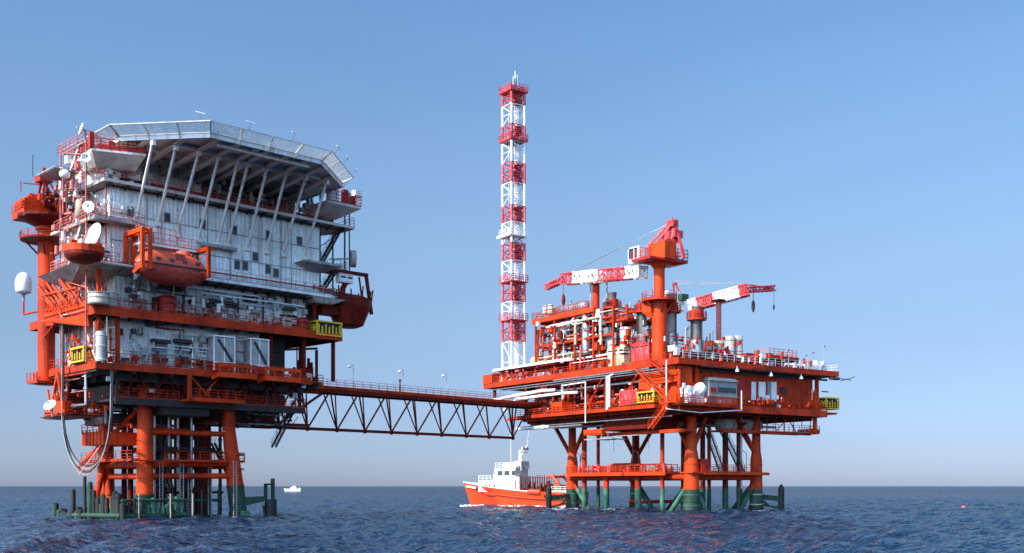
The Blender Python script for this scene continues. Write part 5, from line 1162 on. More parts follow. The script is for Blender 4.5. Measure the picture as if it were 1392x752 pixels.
# ================================================================== CRANES ON THE RIGHT PLATFORM
def boom(t, F, p, q, w, mats, tip, name='boom'):
    """box lattice boom in painted bands with a bent jib tip"""
    p, q = Vector(p), Vector(q); nb = len(mats)
    for i, mt in enumerate(mats):
        e, g = p.lerp(q, i/nb), p.lerp(q, (i+1)/nb); m = MB(); k = max(2, int((g-e).length/1.4)); m.truss(e, g, w, k, .15, .085)
        d_ = (g-e).normalized(); sdv = d_.cross(Vector((0,0,1))).normalized(); u_ = sdv.cross(d_)
        if mt.endswith('white') or True:
            for s_ in (-1, 1):
                for j in range(k*3):
                    a_ = e.lerp(g, (j+.15)/(k*3)); b2_ = e.lerp(g, (j+.75)/(k*3)); m.bar(a_+sdv*(s_*(w/2-.02))-u_*(w*.3), b2_+sdv*(s_*(w/2-.02))+u_*(w*.3*(1 if j%2 else -.2)), .05, .3)
                if mt.endswith('white'): m.bar(e+sdv*(s_*(w/2-.06))+u_*(w*.36), g+sdv*(s_*(w/2-.06))+u_*(w*.36), .05, w*.22); m.bar(e+sdv*(s_*(w/2-.06))-u_*(w*.38), g+sdv*(s_*(w/2-.06))-u_*(w*.38), .05, w*.2)
        m.build('boom_section', mt, t)
    tip = Vector(tip); m = MB(); m.truss(q, tip, w*.45, 4, .14, .08); m.bar(q+Vector((0,0,-.3)), tip, .3, .35); m.tube(q+Vector((0,0,w*.5)), tip, .12, n=6); m.build('jib_tip','masthred',t)
# main crane
pa, pb, _z = 2.2, 7.0, 0
PY = lambda y, a=2.2, b=7.0: HC+(HY-y)*R.w(a,b)[1]/FP
MC = thing('pedestal_crane', 'large orange pedestal crane with white cab and boom pointing left', 'crane', R, (pa,pb,22.9))
m = MB(); m.tube((pa,pb,22.9),(pa,pb,PY(409)),1.15,n=24); m.tube((pa,pb,PY(409)),(pa,pb,PY(366)),.85,n=24); m.tube((pa,pb,PY(366)),(pa,pb,PY(358)),.85,1.5,24); m.box(pa-1.5,pa-.5,pb+.2,pb+2.2,PY(424),PY(412)); m.hexa([(pa-1.1,pb+.4,PY(432)),(pa-.6,pb+.4,PY(432)),(pa-.6,pb+1,PY(432)),(pa-1.1,pb+1,PY(432))],[(pa-1.5,pb+.2,PY(424)),(pa-.5,pb+.2,PY(424)),(pa-.5,pb+2.2,PY(424)),(pa-1.5,pb+2.2,PY(424))]); m.build('pedestal','orange2',MC)
ring(MC, R, pa, pb, PY(408), 1.1, 2.7, 'orange', 'red')
m = MB(); m.box(pa-3.6,pa+4.2,pb-1.9,pb+2.4,PY(357),PY(354)); m.hexa([(pa-.9,pb-1,PY(360)),(pa+2.2,pb-1,PY(360)),(pa+2.2,pb+1,PY(360)),(pa-.9,pb+1,PY(360))],[(pa-2,pb-1.8,PY(357)),(pa+3.8,pb-1.8,PY(357)),(pa+3.8,pb+2.2,PY(357)),(pa-2,pb+2.2,PY(357))]); m.build('slew_platform','red',MC)
m = MB(); m.rail([(pa+1,pb-1.9,PY(354)),(pa+4.2,pb-1.9,PY(354)),(pa+4.2,pb+2,PY(354))],1.7,.05,1); m.rail([(pa-3.6,pb-1.9,PY(354)),(pa-3.6,pb+2.4,PY(354))],1.2,.05,1); m.build('railing','red',MC)
m = MB(); m.box(pa-.8,pa+1.6,pb-2.1,pb+1.6,PY(354),PY(331)); m.hexa([(pa-.8,pb-2.1,PY(331)),(pa+1.6,pb-2.1,PY(331)),(pa+1.6,pb+1.6,PY(331)),(pa-.8,pb+1.6,PY(331))],[(pa+.0,pb-2,PY(327)),(pa+1.4,pb-2,PY(327)),(pa+1.4,pb+.6,PY(328)),(pa,pb+.6,PY(328))]); m.build('machinery_house','orange2',MC)
m = MB(); cb0 = pb+1.9
m.box(pa-2.4,pa-.6,cb0,cb0+2.6,PY(355),PY(349)); 
for a in (pa-2.4,pa-.7):
    for b in (cb0,cb0+1.2,cb0+2.5): m.box(a,a+.14,b,b+.14,PY(349),PY(335))
m.box(pa-2.5,pa-.5,cb0-.1,cb0+2.2,PY(335),PY(333.5)); m.box(pa-2.4,pa-.6,cb0,cb0+.5,PY(349),PY(335)); cab = m.build('cab','boatwhite',MC)
m = MB(); m.box(pa-2.34,pa-.64,cb0+.55,cb0+2.5,PY(349),PY(335)); m.build('cab_window','glass',cab)
m = MB(); pk = Vector((pa+1.6,pb-1.2,PY(301)))
for s_ in (-.9,.9): m.bar((pa-.2,pb+1.4+s_,PY(331)),pk+Vector((-.1,s_*.4,0)),.35); m.bar((pa+2.6,pb-1.8+s_,PY(352)),pk+Vector((.1,s_*.4,0)),.4); m.bar((pa+1.0,pb-.8+s_,PY(328)),pk+Vector((0,s_*.4,-1)),.4)
m.bar((pa+.6,pb+.4,PY(322)),(pa+2.2,pb-1.6,PY(322)),.3); m.box(pa+1.0,pa+2.2,pb-1.9,pb-.5,PY(309),PY(300)); m.box(pa+1.3,pa+3.0,pb-2.1,pb-.5,PY(324),PY(314)); m.box(pa+.6,pa+2.4,pb-1.6,pb,PY(330),PY(316)); m.tube((pa+1.6,pb-2,PY(304)),(pa+1.6,pb-.4,PY(304)),.45,n=12); m.bar(pk,pk+Vector((0,0,.7)),.12); m.build('a_frame','masthred',MC)
rt = Vector((pa-1.0,pb+2.6,PY(367))); 
a1_ = 2.4; bt, zt_ = R.fa(767,380,a1_); bt2, zt2 = R.fa(742,391,a1_)
boom(MC, R, rt, (a1_,bt,zt_), 1.7, ['mastwhite','masthred','masthred','mastwhite','mastwhite','masthred'], (a1_,bt2,zt2))
for o_ in (0,.5,-.5):
    m = MB(); m.tube(pk+Vector((0,o_*.5,-.1)), Vector((a1_,bt-1,zt_+.8))+Vector((o_*.3,0,0)), .04, n=5); m.build('luffing_cable','grey',MC)
bh, zh = R.fa(766,391,a1_); m = MB(); m.tube((a1_,bh,zt_-.3),(a1_,bh,R.fa(766,406,a1_)[1]),.045,n=5); m.build('hoist_rope','dark',MC)
m = MB(); zc = R.fa(766,403,a1_)[1]; m.lathe((a1_,bh,zc-1.0),[(.05,-.6),(.2,-.4),(.34,.2),(.3,1),(.1,1.4)],10); m.build('hook_block','darkred',MC)
# boom rest post
br, zr_ = R.fa(810,383,3.6); t = thing('boom_rest', 'tall orange post supporting the left boom of the large crane', 'post', R, (3.6,br,22.9))
m = MB(); m.tube((3.6,br,22.9),(3.6,br,zr_),.62,n=16); m.tube((3.6,br,22.9),(3.6,br,25),.8,n=16); m.tube((3.6,br,27.0),(3.6,br,28.4),.78,n=16); m.build('post','orange',t); MB().box(2.6,4.6,br-.9,br+.9,zr_-.2,zr_+.6).box(2.5,2.8,br-.9,br+.9,zr_,zr_+1.6).build('cradle','darkred',t)
for k,(px,y0) in enumerate(((803,388),(825,383))):
    b, z = R.fa(px,y0,3.2); pt(MB().tube((3.2,b,23),(3.2,b,z),.12,n=6).tube((3.2,b,z),(3.2,b,z+.15),.3,n=6),'vent_pipe','grey')
# second crane, boom laid to the right
p2a, p2b = 14.0, 16.0
X_, Y_ = 0, 0
def solve_b(px, a): return R.fa(px, 400, a)[0]
p2b = solve_b(909, p2a); Z2 = lambda y, px, a: R.fa(px, y, a)[1]
C2 = thing('pedestal_crane', 'smaller crane behind the large pedestal with a red and white boom laid rightward', 'crane', R, (p2a,p2b,22.9))
m = MB(); m.tube((p2a,p2b,22.9),(p2a,p2b,Z2(424,909,p2a)),1.0,n=20); m.build('pedestal','orange',C2)
m = MB(); m.box(p2a-2,p2a+1.6,p2b-2.4,p2b+1.6,Z2(424,909,p2a),Z2(420,909,p2a)); m.box(p2a-1.6,p2a+1.8,p2b-1.8,p2b+1,Z2(420,909,p2a),Z2(398,909,p2a)); m.build('machinery_house','boatwhite',C2)
m = MB(); m.box(p2a+.4,p2a+1.9,p2b-2.8,p2b-1.4,Z2(410,909,p2a),Z2(402,909,p2a)); m.build('cab','green',C2)
m = MB(); 
for s_ in (-.7,.7): m.bar((p2a+1,p2b-1+s_,Z2(400,909,p2a)),(p2a+.4,p2b-1+s_*.4,Z2(387,909,p2a)),.25)
m.bar((p2a+.4,p2b-1.4,Z2(387,909,p2a)),(p2a+.4,p2b-.6,Z2(387,909,p2a)),.4); m.build('a_frame','red',C2)
B1 = 8.0
r2 = (R.fb(921,417,B1)[0], B1, R.fb(921,417,B1)[1]); e2 = R.fb(1017,394,B1-1); t2 = R.fb(1052,392,B1-1)
boom(C2, R, (p2a+2.2,p2b-2.6,Z2(416,917,p2a)), (e2[0],B1-1,e2[1]), 1.7, ['mastwhite','masthred','masthred','mastwhite','mastwhite','mastwhite','masthred'], (t2[0],B1-1,t2[1]))
for o_ in (0,.5): MB().tube((p2a+.4,p2b-1,Z2(387,909,p2a)+o_),(e2[0],B1-1,e2[1]+1),.05,n=5).build('luffing_cable','grey',C2)
h2 = R.fb(1024,398,B1-1); zk = R.fb(1024,415,B1-1)[1]
MB().tube((h2[0],B1-1,h2[1]+.4),(h2[0],B1-1,zk),.05,n=5).build('hoist_rope','dark',C2); MB().lathe((h2[0],B1-1,zk-.6),[(.05,-.6),(.2,-.3),(.32,.2),(.28,1),(.1,1.4)],10).build('hook_block','dark',C2)
zk = R.fb(1051,416,B1-1)[1]; MB().tube((t2[0],B1-1,t2[1]),(t2[0],B1-1,zk),.03,n=4).lathe((t2[0],B1-1,zk-.4),[(.05,-.3),(.14,0),(.14,.5),(.05,.7)],8).build('auxiliary_hook','dark',C2)
pr_ = R.fb(977,410,B1-.6); t = thing('boom_rest','pink post supporting the red and white boom of the smaller crane','post',R,(pr_[0],B1-.6,22.9))
MB().tube((pr_[0],B1-.6,25.6),(pr_[0],B1-.6,pr_[1]),.42,n=12).build('post','pink',t); MB().tube((pr_[0],B1-.6,22.9),(pr_[0],B1-.6,25.6),.5,n=12).build('post_foot','boatwhite',t); MB().box(pr_[0]-.8,pr_[0]+.8,B1-1.4,B1+.2,pr_[1]-.1,pr_[1]+.3).build('cradle','darkred',t)
# fender posts of the right platform
for (px, Yw, lb, a0, b0) in ((746,190,'dark fender post on a green arm in front of the orange ship\'s stern',6.7,34.4),(1062,180,'dark pointed fender post on an arm right of the rightmost leg',20.5,4.0)):
    X = (px-CX)/FP*Yw; dx, dy = X-R.x, Yw-R.y; a, b = dx*R.c+dy*R.s, -dx*R.s+dy*R.c
    t = thing('fender_post', lb, 'fender', R, (a,b,0)); MB().tube((a,b,-2),(a,b,3.6),.5,n=12).lathe((a,b,3.6),[(.5,0),(.34,.4),(.05,.75)],12).build('bumper','black',t)
    m = MB(); m.bar((a,b,1.9),(a0,b0,2.4),.5,.8); m.bar((a,b,.4),(a0,b0,1.2),.25,.3); m.bar((a0,b0,2.6),(a*.5+a0*.5,b*.5+b0*.5,.8),.2,.3); m.build('outrigger_arm','palegreen' if px < 800 else 'green',t)
# ================================================================== SUPPLY SHIP
SF = Frame(-9.2, 226, 0); bow = Vector((-9.6,228)); stern = Vector((13.0,211.5)); hd = (bow-stern); SLEN = hd.length
SF = Frame(stern.x, stern.y, math.degrees(atan2(hd.y, hd.x)))   # local a runs stern to bow; the camera sees its port side (+b)
SH = thing('supply_ship', 'orange hulled supply ship with white superstructure, bow to the left, moored behind the right platform', 'ship', SF, (SLEN/2,0,0))
def hull(t, F, ln, beam, prof, mat, sheer, keel=-1.2, flare=1.0, name='hull', n=28):
    m = MB(); V = []; S = 8
    for i in range(n+1):
        u = i/n
        tp = max(.0, 1-max(0,(u-.62)/.38)**2.2); w = beam/2*tp
        zt = sheer(u)
        for j in range(S+1):
            v = j/S; z = keel+(zt-keel)*v
            rake = (ln*.09)*(v)*(max(0,(u-.5)/.5)**2)
            ww = w*(.55+.45*v**.6) if u < .7 else w*(.3+.7*v**(1+(u-.7)*2))
            V.append((u*ln*.93+rake, ww+.02, z))
    k = len(V); V2 = [(x,-y,z) for x,y,z in V]
    f = [(i*(S+1)+j, (i+1)*(S+1)+j, (i+1)*(S+1)+j+1, i*(S+1)+j+1) for i in range(n) for j in range(S)]
    m.add(V, [q[::-1] for q in f], 0, True); m.add(V2, f, 0, True)
    top = [V[i*(S+1)+S] for i in range(n+1)]; bt_ = [V2[i*(S+1)+S] for i in range(n+1)]
    dk = [(x,y,z-.45) for x,y,z in top]+[(x,y,z-.45) for x,y,z in bt_]
    m.add(dk, [(i, i+1, n+1+i+1, n+1+i) for i in range(n)], 1)
    m.add([V[j] for j in range(S+1)]+[V2[j] for j in range(S+1)], [(j, j+1, S+1+j+1, S+1+j) for j in range(S)], 0)
    return m.build(name, [mat,'deckgrey'], t), top, bt_
sheer = lambda u: 2.55+1.75*max(0,(u-.25)/.75)**1.6
ho, top_, bt_ = hull(SH, SF, SLEN, 6.6, None, 'boatorange', sheer)
m = MB(); m.path([Vector(p)+Vector((0,0,.02)) for p in top_[9:]], .09, 5); m.path([Vector(p)+Vector((0,0,.02)) for p in bt_[9:]], .09, 5); m.build('gunwale','boatwhite',SH)
m = MB(); m.box(SLEN*.80,SLEN*.88,2.35,2.5,3.1,3.45); 
m = MB(); q0, q1 = Vector(top_[24]), Vector(top_[27]); m.bar(q0+Vector((0,.06,-.55)), q1+Vector((0,.06,-.6)), .05, .35); m.build('name_board','boatwhite',ho)
m = MB()
for i in range(0, 22): m.bar(Vector(top_[i])+Vector((0,.05,-1.1)), Vector(top_[i+1])+Vector((0,.05,-1.1)), .14, .16)
m.build('rubbing_strake','boatorange',ho)
zd = 3.0; f = SLEN
m = MB(); m.box(f*.49,f*.81,-2.5,2.5,2.6,4.6); m.box(f*.49,f*.66,-2.2,2.2,4.6,6.7); m.box(f*.46,f*.52,-1.4,1.4,6.9,8.0); m.box(f*.52,f*.60,-1,1,6.9,7.8); m.tube((f*.50,0,7.2),(f*.50,0,10),.5,.3,10); m.box(f*.48,f*.67,-2.4,2.4,6.65,6.8); m.box(f*.50,f*.62,-1.6,1.6,6.8,7.5); m.box(f*.47,f*.60,-2.0,2.0,7.0,7.25); m.box(f*.46,f*.49,-2.0,2.0,2.6,5.2); m.hexa([(f*.66,-2.2,4.6),(f*.70,-1.9,4.6),(f*.70,1.9,4.6),(f*.66,2.2,4.6)],[(f*.66,-2.2,6.8),(f*.672,-2.0,6.8),(f*.672,2.0,6.8),(f*.66,2.2,6.8)]); m.build('superstructure','boatwhite',SH)
m = MB().rail([(f*.48,2.4,6.8),(f*.66,2.4,6.8)],.9,.035,1,toe=False); m.rail([(f*.70,2.4,4.6),(f*.81,2.4,4.6)],.9,.035,1,toe=False); m.build('railing','boatwhite',SH)
m = MB()
for k in range(3): c_ = Vector(top_[2+2*k]); m.lathe((c_.x,c_.y+.12,c_.z-.7),[(.12,-.14),(.36,-.14),(.36,.14),(.12,.14)],10,'y')
m.build('tyre_fender','black',SH)
m = MB(); m.box(f*.49,f*.52,2.2,2.24,5.5,6.3); m.box(f*.54,f*.585,2.2,2.24,5.5,6.3); m.box(f*.60,f*.645,2.2,2.24,5.5,6.3); m.box(f*.66,f*.664,-2.1,2.1,5.8,6.6); m.build('bridge_window','glass',SH)
m = MB()
for k in range(3): m.box(f*(.66+.04*k),f*(.675+.04*k),2.5,2.53,3.4,3.9)
m.build('cabin_window','glass',SH)
m = MB(); m.tube((f*.585,0,6.4),(f*.585,0,13.2),.06,n=5); m.tube((f*.49,0,9),(f*.44,0,10.8),.16,n=6); m.tube((f*.44,0,10.6),(f*.43,0,13.6),.05,n=5); m.bar((f*.47,-1.4,9.6),(f*.47,1.4,9.6),.14); m.bar((f*.46,-1,10.2),(f*.46,1,10.2),.3,.5)
for k in range(9): x = f*(.46+.016*k); m.box(x,x+.3,rnd.uniform(-2,1.8),rnd.uniform(0,2),6.4,6.9+rnd.random()*1.0)
m.ball((f*.56,1.2,7.2),.45,10,6); m.build('mast','boatwhite',SH)
m = MB()
for k in range(12): x = f*(.22+.02*k); m.bar((x,2.2,2.6),(x,2.2,5.0+rnd.random()*.6),.09); m.bar((x,-2,2.6),(x,-2,5.2),.09)
m.bar((f*.2,2.2,4.9),(f*.46,2.2,5.4),.12); m.bar((f*.2,2.2,4.2),(f*.46,2.2,4.2),.1)
for k in range(22): x = f*rnd.uniform(.18,.45); y = rnd.uniform(-2,2.2); s_ = rnd.uniform(.2,.7); m.box(x,x+s_,y,y+s_,2.6,3+rnd.random()*1.8)
m.build('deck_gear','darkred',SH)
m = MB(); m.path([(f*.10,2.2,2.4),(f*.12,2.2,4.0),(f*.17,2.2,5.2),(f*.22,2.2,5.4)],.28,8); m.path([(f*.10,-1.6,2.4),(f*.12,-1.6,4.0),(f*.17,-1.6,5.2),(f*.22,-1.6,5.4)],.28,8); m.bar((f*.17,-1.6,5.2),(f*.17,2.2,5.2),.4); m.box(f*.14,f*.2,-1,1.4,2.4,3.8); m.build('deck_crane_housing','boatorange',SH)
m = MB().tube((f*.34,3.2,2.6),(f*.26,3.2,2.5),.5,n=12); m.ball((f*.34,3.2,2.6),.5,10,6).ball((f*.26,3.2,2.5),.5,10,6); m.build('rescue_boat','boatorange',SH)
m = MB(); m.rail([(f*.02,2.8,2.5),(f*.2,2.9,2.5)],1.0,.05,1); m.build('railing','boatwhite',SH)
SH.scale = (1,1,1.12)
# far white yacht
YF = Frame(-176, 920, 180); YL = 14
Y = thing('motor_yacht','small white motor yacht far away near the horizon, left of the bridge middle','boat',YF,(0,0,0))
hull(Y, YF, YL, 4, None, 'boatwhite', lambda u: 1.5+.5*u)
m = MB(); m.hexa([(3,-1.6,1.4),(9.6,-1.6,1.4),(9.6,1.6,1.4),(3,1.6,1.4)],[(4,-1.3,3.3),(7.8,-1.3,3.3),(7.8,1.3,3.3),(4,1.3,3.3)]); m.box(4.6,6.8,-1,1,3.3,4.1); m.box(.3,2,-1.4,1.4,1.2,2.6); m.build('superstructure','boatwhite',Y); m = MB(); m.box(5,7.5,-1.58,1.58,2.2,2.7); m.build('window','glass',Y); MB().tube((5.6,0,4),(5.4,0,6.0),.08,n=5).build('mast','boatwhite',Y)
# small buoy at the right
bX = (1310-CX)/FP*200
t = thing('marker_buoy','small faded orange buoy floating alone on the open water at right','buoy',W,(bX,200,0)); MB().ball((bX,200,.15),.4,12,8,.8).build('float','pink',t); MB().tube((bX,200,.6),(bX,200,1.1),.08,n=6).build('lifting_eye','dark',t)
# ring of white water round the left rear leg
# ================================================================== SEA
def sea():
    ang = np.concatenate([np.radians(np.arange(-180,-52,4)), np.linspace(radians(-52), radians(52), 470), np.radians(np.arange(56,181,4))])
    r = [3.0]
    while r[-1] < 34: r.append(r[-1]*1.06)
    while r[-1] < 2600: r.append(r[-1]*1.0046)
    while r[-1] < 90000: r.append(r[-1]*1.12)
    r = np.array(r); nA, nR = len(ang), len(r)
    Rr, A = np.meshgrid(r, ang, indexing='ij'); X = Rr*np.sin(A); Yy = Rr*np.cos(A); Z = np.zeros_like(X)
    rs = np.random.RandomState(4)
    wd = radians(200)
    for i in range(64):
        lam = 1.2*(10/1.2)**rs.rand(); th = wd+rs.normal(0,.62); k = 2*pi/lam
        amp = .023*lam**.62*rs.uniform(.5,1.3)
        sp = np.maximum(Rr*.0046, Rr*.004)
        att = np.clip(lam/(sp*4.0)-.5, 0, 1)
        ph = k*(X*cos(th)+Yy*sin(th))+rs.rand()*2*pi
        Z += amp*att*(1-np.abs(np.sin(ph/2))*1.6+.2)
    Z -= Z.mean()
    Z = np.where(Rr > 2600, 0, Z)-.12
    co = np.stack([X,Yy,Z],-1).reshape(-1,3).astype(np.float32)
    i, j = np.meshgrid(np.arange(nR-1), np.arange(nA-1), indexing='ij'); a = i*nA+j
    q = np.stack([a, a+1, a+nA+1, a+nA], -1).reshape(-1,4)[:, ::-1]
    c = len(co); co = np.vstack([co, [[0,0,-.12]]]).astype(np.float32)
    me = bpy.data.meshes.new('sea'); nq = len(q); tri = np.stack([np.full(nA-1,c), np.arange(1,nA), np.arange(nA-1)],-1)
    me.vertices.add(len(co)); me.vertices.foreach_set('co', co.ravel())
    me.loops.add(nq*4+len(tri)*3); me.loops.foreach_set('vertex_index', np.concatenate([q.ravel(), tri.ravel()]).astype(np.int32))
    me.polygons.add(nq+len(tri)); me.polygons.foreach_set('loop_start', np.concatenate([np.arange(nq)*4, nq*4+np.arange(len(tri))*3]).astype(np.int32))
    me.polygons.foreach_set('use_smooth', np.ones(nq+len(tri), bool)); me.update(calc_edges=True); me.validate()
    o = bpy.data.objects.new('sea', me); C.objects.link(o); o['kind'] = 'structure'
    m, nt, b = new_mat('sea_water'); N = nt.nodes; K = nt.links
    b.inputs['Roughness'].default_value = .5; b.inputs['Specular IOR Level'].default_value = 0
    geo = N.new('ShaderNodeNewGeometry')
    def noise(sc, det, xs=1, ys=1, rot=0):
        mp = N.new('ShaderNodeMapping'); mp.inputs['Scale'].default_value = (xs,ys,1); mp.inputs['Rotation'].default_value = (0,0,rot); K.new(geo.outputs['Position'], mp.inputs[0])
        n = N.new('ShaderNodeTexNoise'); n.inputs['Scale'].default_value = sc; n.inputs['Detail'].default_value = det; n.inputs['Roughness'].default_value = .62; K.new(mp.outputs[0], n.inputs[0]); return n
    n1 = noise(1.3, 6, .55, 1.25, .35); n2 = noise(.38, 4, .5, 1.3, .3); n3 = noise(.022, 3, .45, 1.8, .2)
    s = N.new('ShaderNodeMath'); s.operation = 'MULTIPLY_ADD'; K.new(n2.outputs[0], s.inputs[0]); s.inputs[1].default_value = 5.5; K.new(n1.outputs[0], s.inputs[2])
    bs = N.new('ShaderNodeMapRange'); bs.inputs[1].default_value = .35; bs.inputs[2].default_value = .65; bs.inputs[3].default_value = .8; bs.inputs[4].default_value = 1; K.new(n3.outputs[0], bs.inputs[0])
    bp = N.new('ShaderNodeBump'); bp.inputs['Distance'].default_value = .62; K.new(bs.outputs[0], bp.inputs['Strength']); K.new(s.outputs[0], bp.inputs['Height']); K.new(bp.outputs[0], b.inputs['Normal'])
    mr = N.new('ShaderNodeMix'); mr.data_type = 'RGBA'; K.new(n3.outputs[0], mr.inputs[0]); mr.inputs[6].default_value = (.0008,.007,.024,1); mr.inputs[7].default_value = (.0018,.025,.058,1)
    f1 = N.new('ShaderNodeMapRange'); f1.inputs[1].default_value = .72; f1.inputs[2].default_value = .80; K.new(n1.outputs[0], f1.inputs[0])
    mf = N.new('ShaderNodeMix'); mf.data_type = 'RGBA'; K.new(f1.outputs[0], mf.inputs[0]); K.new(mr.outputs[2], mf.inputs[6]); mf.inputs[7].default_value = (.22,.27,.31,1)
    K.new(mf.outputs[2], b.inputs['Base Color'])
    gl = N.new('ShaderNodeBsdfGlossy'); gl.inputs['Roughness'].default_value = .045; K.new(bp.outputs[0], gl.inputs['Normal'])
    fr = N.new('ShaderNodeFresnel'); fr.inputs['IOR'].default_value = 1.33; K.new(bp.outputs[0], fr.inputs['Normal'])
    fm = N.new('ShaderNodeMath'); fm.operation = 'MULTIPLY'; fm.inputs[1].default_value = .54; fp = N.new('ShaderNodeMath'); fp.operation = 'POWER'; fp.inputs[1].default_value = 1.35; K.new(fr.outputs[0], fp.inputs[0]); K.new(fp.outputs[0], fm.inputs[0])
    ms = N.new('ShaderNodeMixShader'); K.new(fm.outputs[0], ms.inputs[0]); K.new(b.outputs[0], ms.inputs[1]); K.new(gl.outputs[0], ms.inputs[2]); K.new(ms.outputs[0], N['Material Output'].inputs[0])
    me.materials.append(m)
sea()
# foam collar where the swell breaks along the right platform's left leg row
def foam(name, pts, w, seed, label):
    rd = random.Random(seed); m = MB(); n = len(pts); V = []
    for i, (x, y) in enumerate(pts):
        wi = w*rd.uniform(.5,1.2)*(sin(pi*(i+.5)/n)**.6); z = .22+rd.uniform(-.08,.14)
        V += [(x, y-wi, z-.30), (x, y-wi*.4, z+.02), (x, y+wi*.4, z), (x, y+wi, z-.34)]
    F_ = [(i*4+j, (i+1)*4+j, (i+1)*4+j+1, i*4+j+1) for i in range(n-1) for j in range(3)]
    m.add(V, F_, 0, True); o = m.build(name, 'foam'); props(o, kind='stuff'); return o
mfm, nt, b = new_mat('sea_foam'); b.inputs['Base Color'].default_value = (.72,.74,.74,1); b.inputs['Roughness'].default_value = .8
nz = nt.nodes.new('ShaderNodeTexNoise'); nz.inputs['Scale'].default_value = 2.2; nz.inputs['Detail'].default_value = 5; g_ = nt.nodes.new('ShaderNodeNewGeometry'); nt.links.new(g_.outputs['Position'], nz.inputs[0])
mp_ = nt.nodes.new('ShaderNodeMapRange'); mp_.inputs[1].default_value = .42; mp_.inputs[2].default_value = .56; nt.links.new(nz.outputs[0], mp_.inputs[0]); nt.links.new(mp_.outputs[0], b.inputs['Alpha'])
M['foam'] = mfm
pts = []
for i in range(46):
    px = 742+i*2.6; Yw = 187-.12*i+1.2*sin(i*.6); pts.append(((px-CX)/FP*Yw, Yw))
foam('sea_foam', pts, 1.3, 3, '')
pts = []
for i in range(40):
    t_ = i/39; pts.append((-10.6+t_*24, 224.5-t_*16.5))
foam('sea_foam', pts, 1.0, 4, '')
for F, a, b, r in [(L,7,5.6,1.0),(L,7,16.6,1.1),(L,19.3,4.2,1.1),(R,6.3,4.2,1.35),(R,6.7,34.4,1.35),(R,20.5,4.0,1.35),(R,21.2,34,1.35)]:
    m = MB(); x, y, _ = F.w(a, b); V = []; n = 28; rd = random.Random(int(a*10+b))
    for i in range(n):
        t = 2*pi*i/n; k = rd.uniform(.8,2.2)
        V += [(x+(r+.05)*cos(t), y+(r+.05)*sin(t), .16), (x+(r+.9*k)*cos(t)-.4, y+(r+.9*k)*sin(t)-.3, .06)]
    m.add(V, [(2*i, 2*i+1, (2*i+3)%(2*n), (2*i+2)%(2*n)) for i in range(n)], 0, True); props(m.build('sea_foam','foam'), kind='stuff')
# ================================================================== SKY, SUN, CAMERA
AZ = atan2(-.775, -.632); EL = radians(37)
sc = bpy.context.scene
w = bpy.data.worlds.new('World'); sc.world = w; w.use_nodes = True; nt = w.node_tree
bg = nt.nodes['Background']; sk = nt.nodes.new('ShaderNodeTexSky'); sk.sky_type = 'NISHITA'; sk.sun_disc = False
sk.sun_elevation = EL; sk.sun_rotation = AZ; sk.altitude = 0; sk.air_density = 1.0; sk.dust_density = .6; sk.ozone_density = 2.0
tcw = nt.nodes.new('ShaderNodeTexCoord'); sx_ = nt.nodes.new('ShaderNodeSeparateXYZ'); nt.links.new(tcw.outputs['Generated'], sx_.inputs[0])
rp = nt.nodes.new('ShaderNodeValToRGB'); nt.links.new(sx_.outputs[2], rp.inputs[0]); cr = rp.color_ramp
RAMP = [(0,(.45,.56,.98)),(.04,(.43,.515,.82)),(.12,(.55,.585,.73)),(.21,(.70,.77,.83)),(.30,(.79,.91,.98)),(.42,(.76,.97,1.09)),(.7,(1.2,1.25,1.25))]
cr.elements[0].position = 0; cr.elements[1].position = .7
for p_, c_ in RAMP:
    e_ = cr.elements[0] if p_ == 0 else (cr.elements[len(cr.elements)-1] if p_ == .7 else cr.elements.new(p_)); e_.color = (*[v*.78 for v in c_], 1)
tm = nt.nodes.new('ShaderNodeMix'); tm.data_type = 'RGBA'; tm.blend_type = 'MULTIPLY'; tm.inputs[0].default_value = 1
nt.links.new(sk.outputs[0], tm.inputs[6]); nt.links.new(rp.outputs[0], tm.inputs[7])
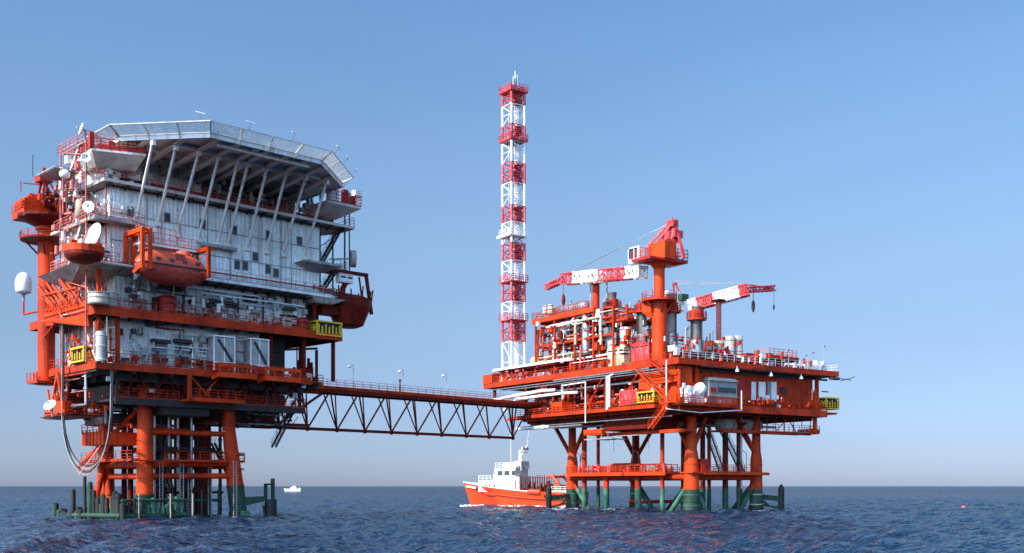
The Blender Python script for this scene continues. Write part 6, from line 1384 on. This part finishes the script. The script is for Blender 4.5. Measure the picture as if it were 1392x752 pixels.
# added fill light: sky behind the camera brightened for the shaded walls; faint uneven haze
dt = nt.nodes.new('ShaderNodeVectorMath'); dt.operation = 'DOT_PRODUCT'; nt.links.new(tcw.outputs['Generated'], dt.inputs[0]); dt.inputs[1].default_value = (-.35,-.85,.40)
sky_fill = nt.nodes.new('ShaderNodeMapRange'); sky_fill.inputs[1].default_value = .0; sky_fill.inputs[2].default_value = .8; sky_fill.inputs[3].default_value = 1; sky_fill.inputs[4].default_value = 3.3; nt.links.new(dt.outputs['Value'], sky_fill.inputs[0])
nzw = nt.nodes.new('ShaderNodeTexNoise'); nzw.inputs['Scale'].default_value = 2.2; nzw.inputs['Detail'].default_value = 4
mpw = nt.nodes.new('ShaderNodeMapping'); mpw.inputs['Scale'].default_value = (1,1,5); nt.links.new(tcw.outputs['Generated'], mpw.inputs[0]); nt.links.new(mpw.outputs[0], nzw.inputs[0])
nr = nt.nodes.new('ShaderNodeMapRange'); nr.inputs[1].default_value = .3; nr.inputs[2].default_value = .7; nr.inputs[3].default_value = .965; nr.inputs[4].default_value = 1.035; nt.links.new(nzw.outputs[0], nr.inputs[0])
mm = nt.nodes.new('ShaderNodeMath'); mm.operation = 'MULTIPLY'; nt.links.new(sky_fill.outputs[0], mm.inputs[0]); nt.links.new(nr.outputs[0], mm.inputs[1])
sv = nt.nodes.new('ShaderNodeVectorMath'); sv.operation = 'SCALE'; nt.links.new(tm.outputs[2], sv.inputs[0]); nt.links.new(mm.outputs[0], sv.inputs['Scale']); nt.links.new(sv.outputs[0], bg.inputs[0]); bg.inputs[1].default_value = .15
sl = bpy.data.lights.new('sun','SUN'); sl.energy = 5.0; sl.angle = radians(.53); sl.color = (1,.93,.82)
so = bpy.data.objects.new('sun', sl); C.objects.link(so)
sd_ = Vector((cos(EL)*sin(AZ), cos(EL)*cos(AZ), sin(EL))); so.rotation_euler = (-sd_).to_track_quat('-Z','Y').to_euler(); so.location = (-120,-60,120)
cam = bpy.data.cameras.new('camera'); cam.sensor_width = 36; cam.lens = FP/1392*36; cam.shift_y = (HY-376)/1392; cam.clip_start = .5; cam.clip_end = 200000
co = bpy.data.objects.new('camera', cam); C.objects.link(co); co.location = (0,0,HC); co.rotation_euler = (pi/2,0,0); sc.camera = co
sc.view_settings.view_transform = 'Standard'; sc.view_settings.look = 'None'; sc.view_settings.exposure = .6; sc.view_settings.gamma = 1
sc.cycles.max_bounces = 7; sc.cycles.caustics_reflective = False; sc.cycles.caustics_refractive = False
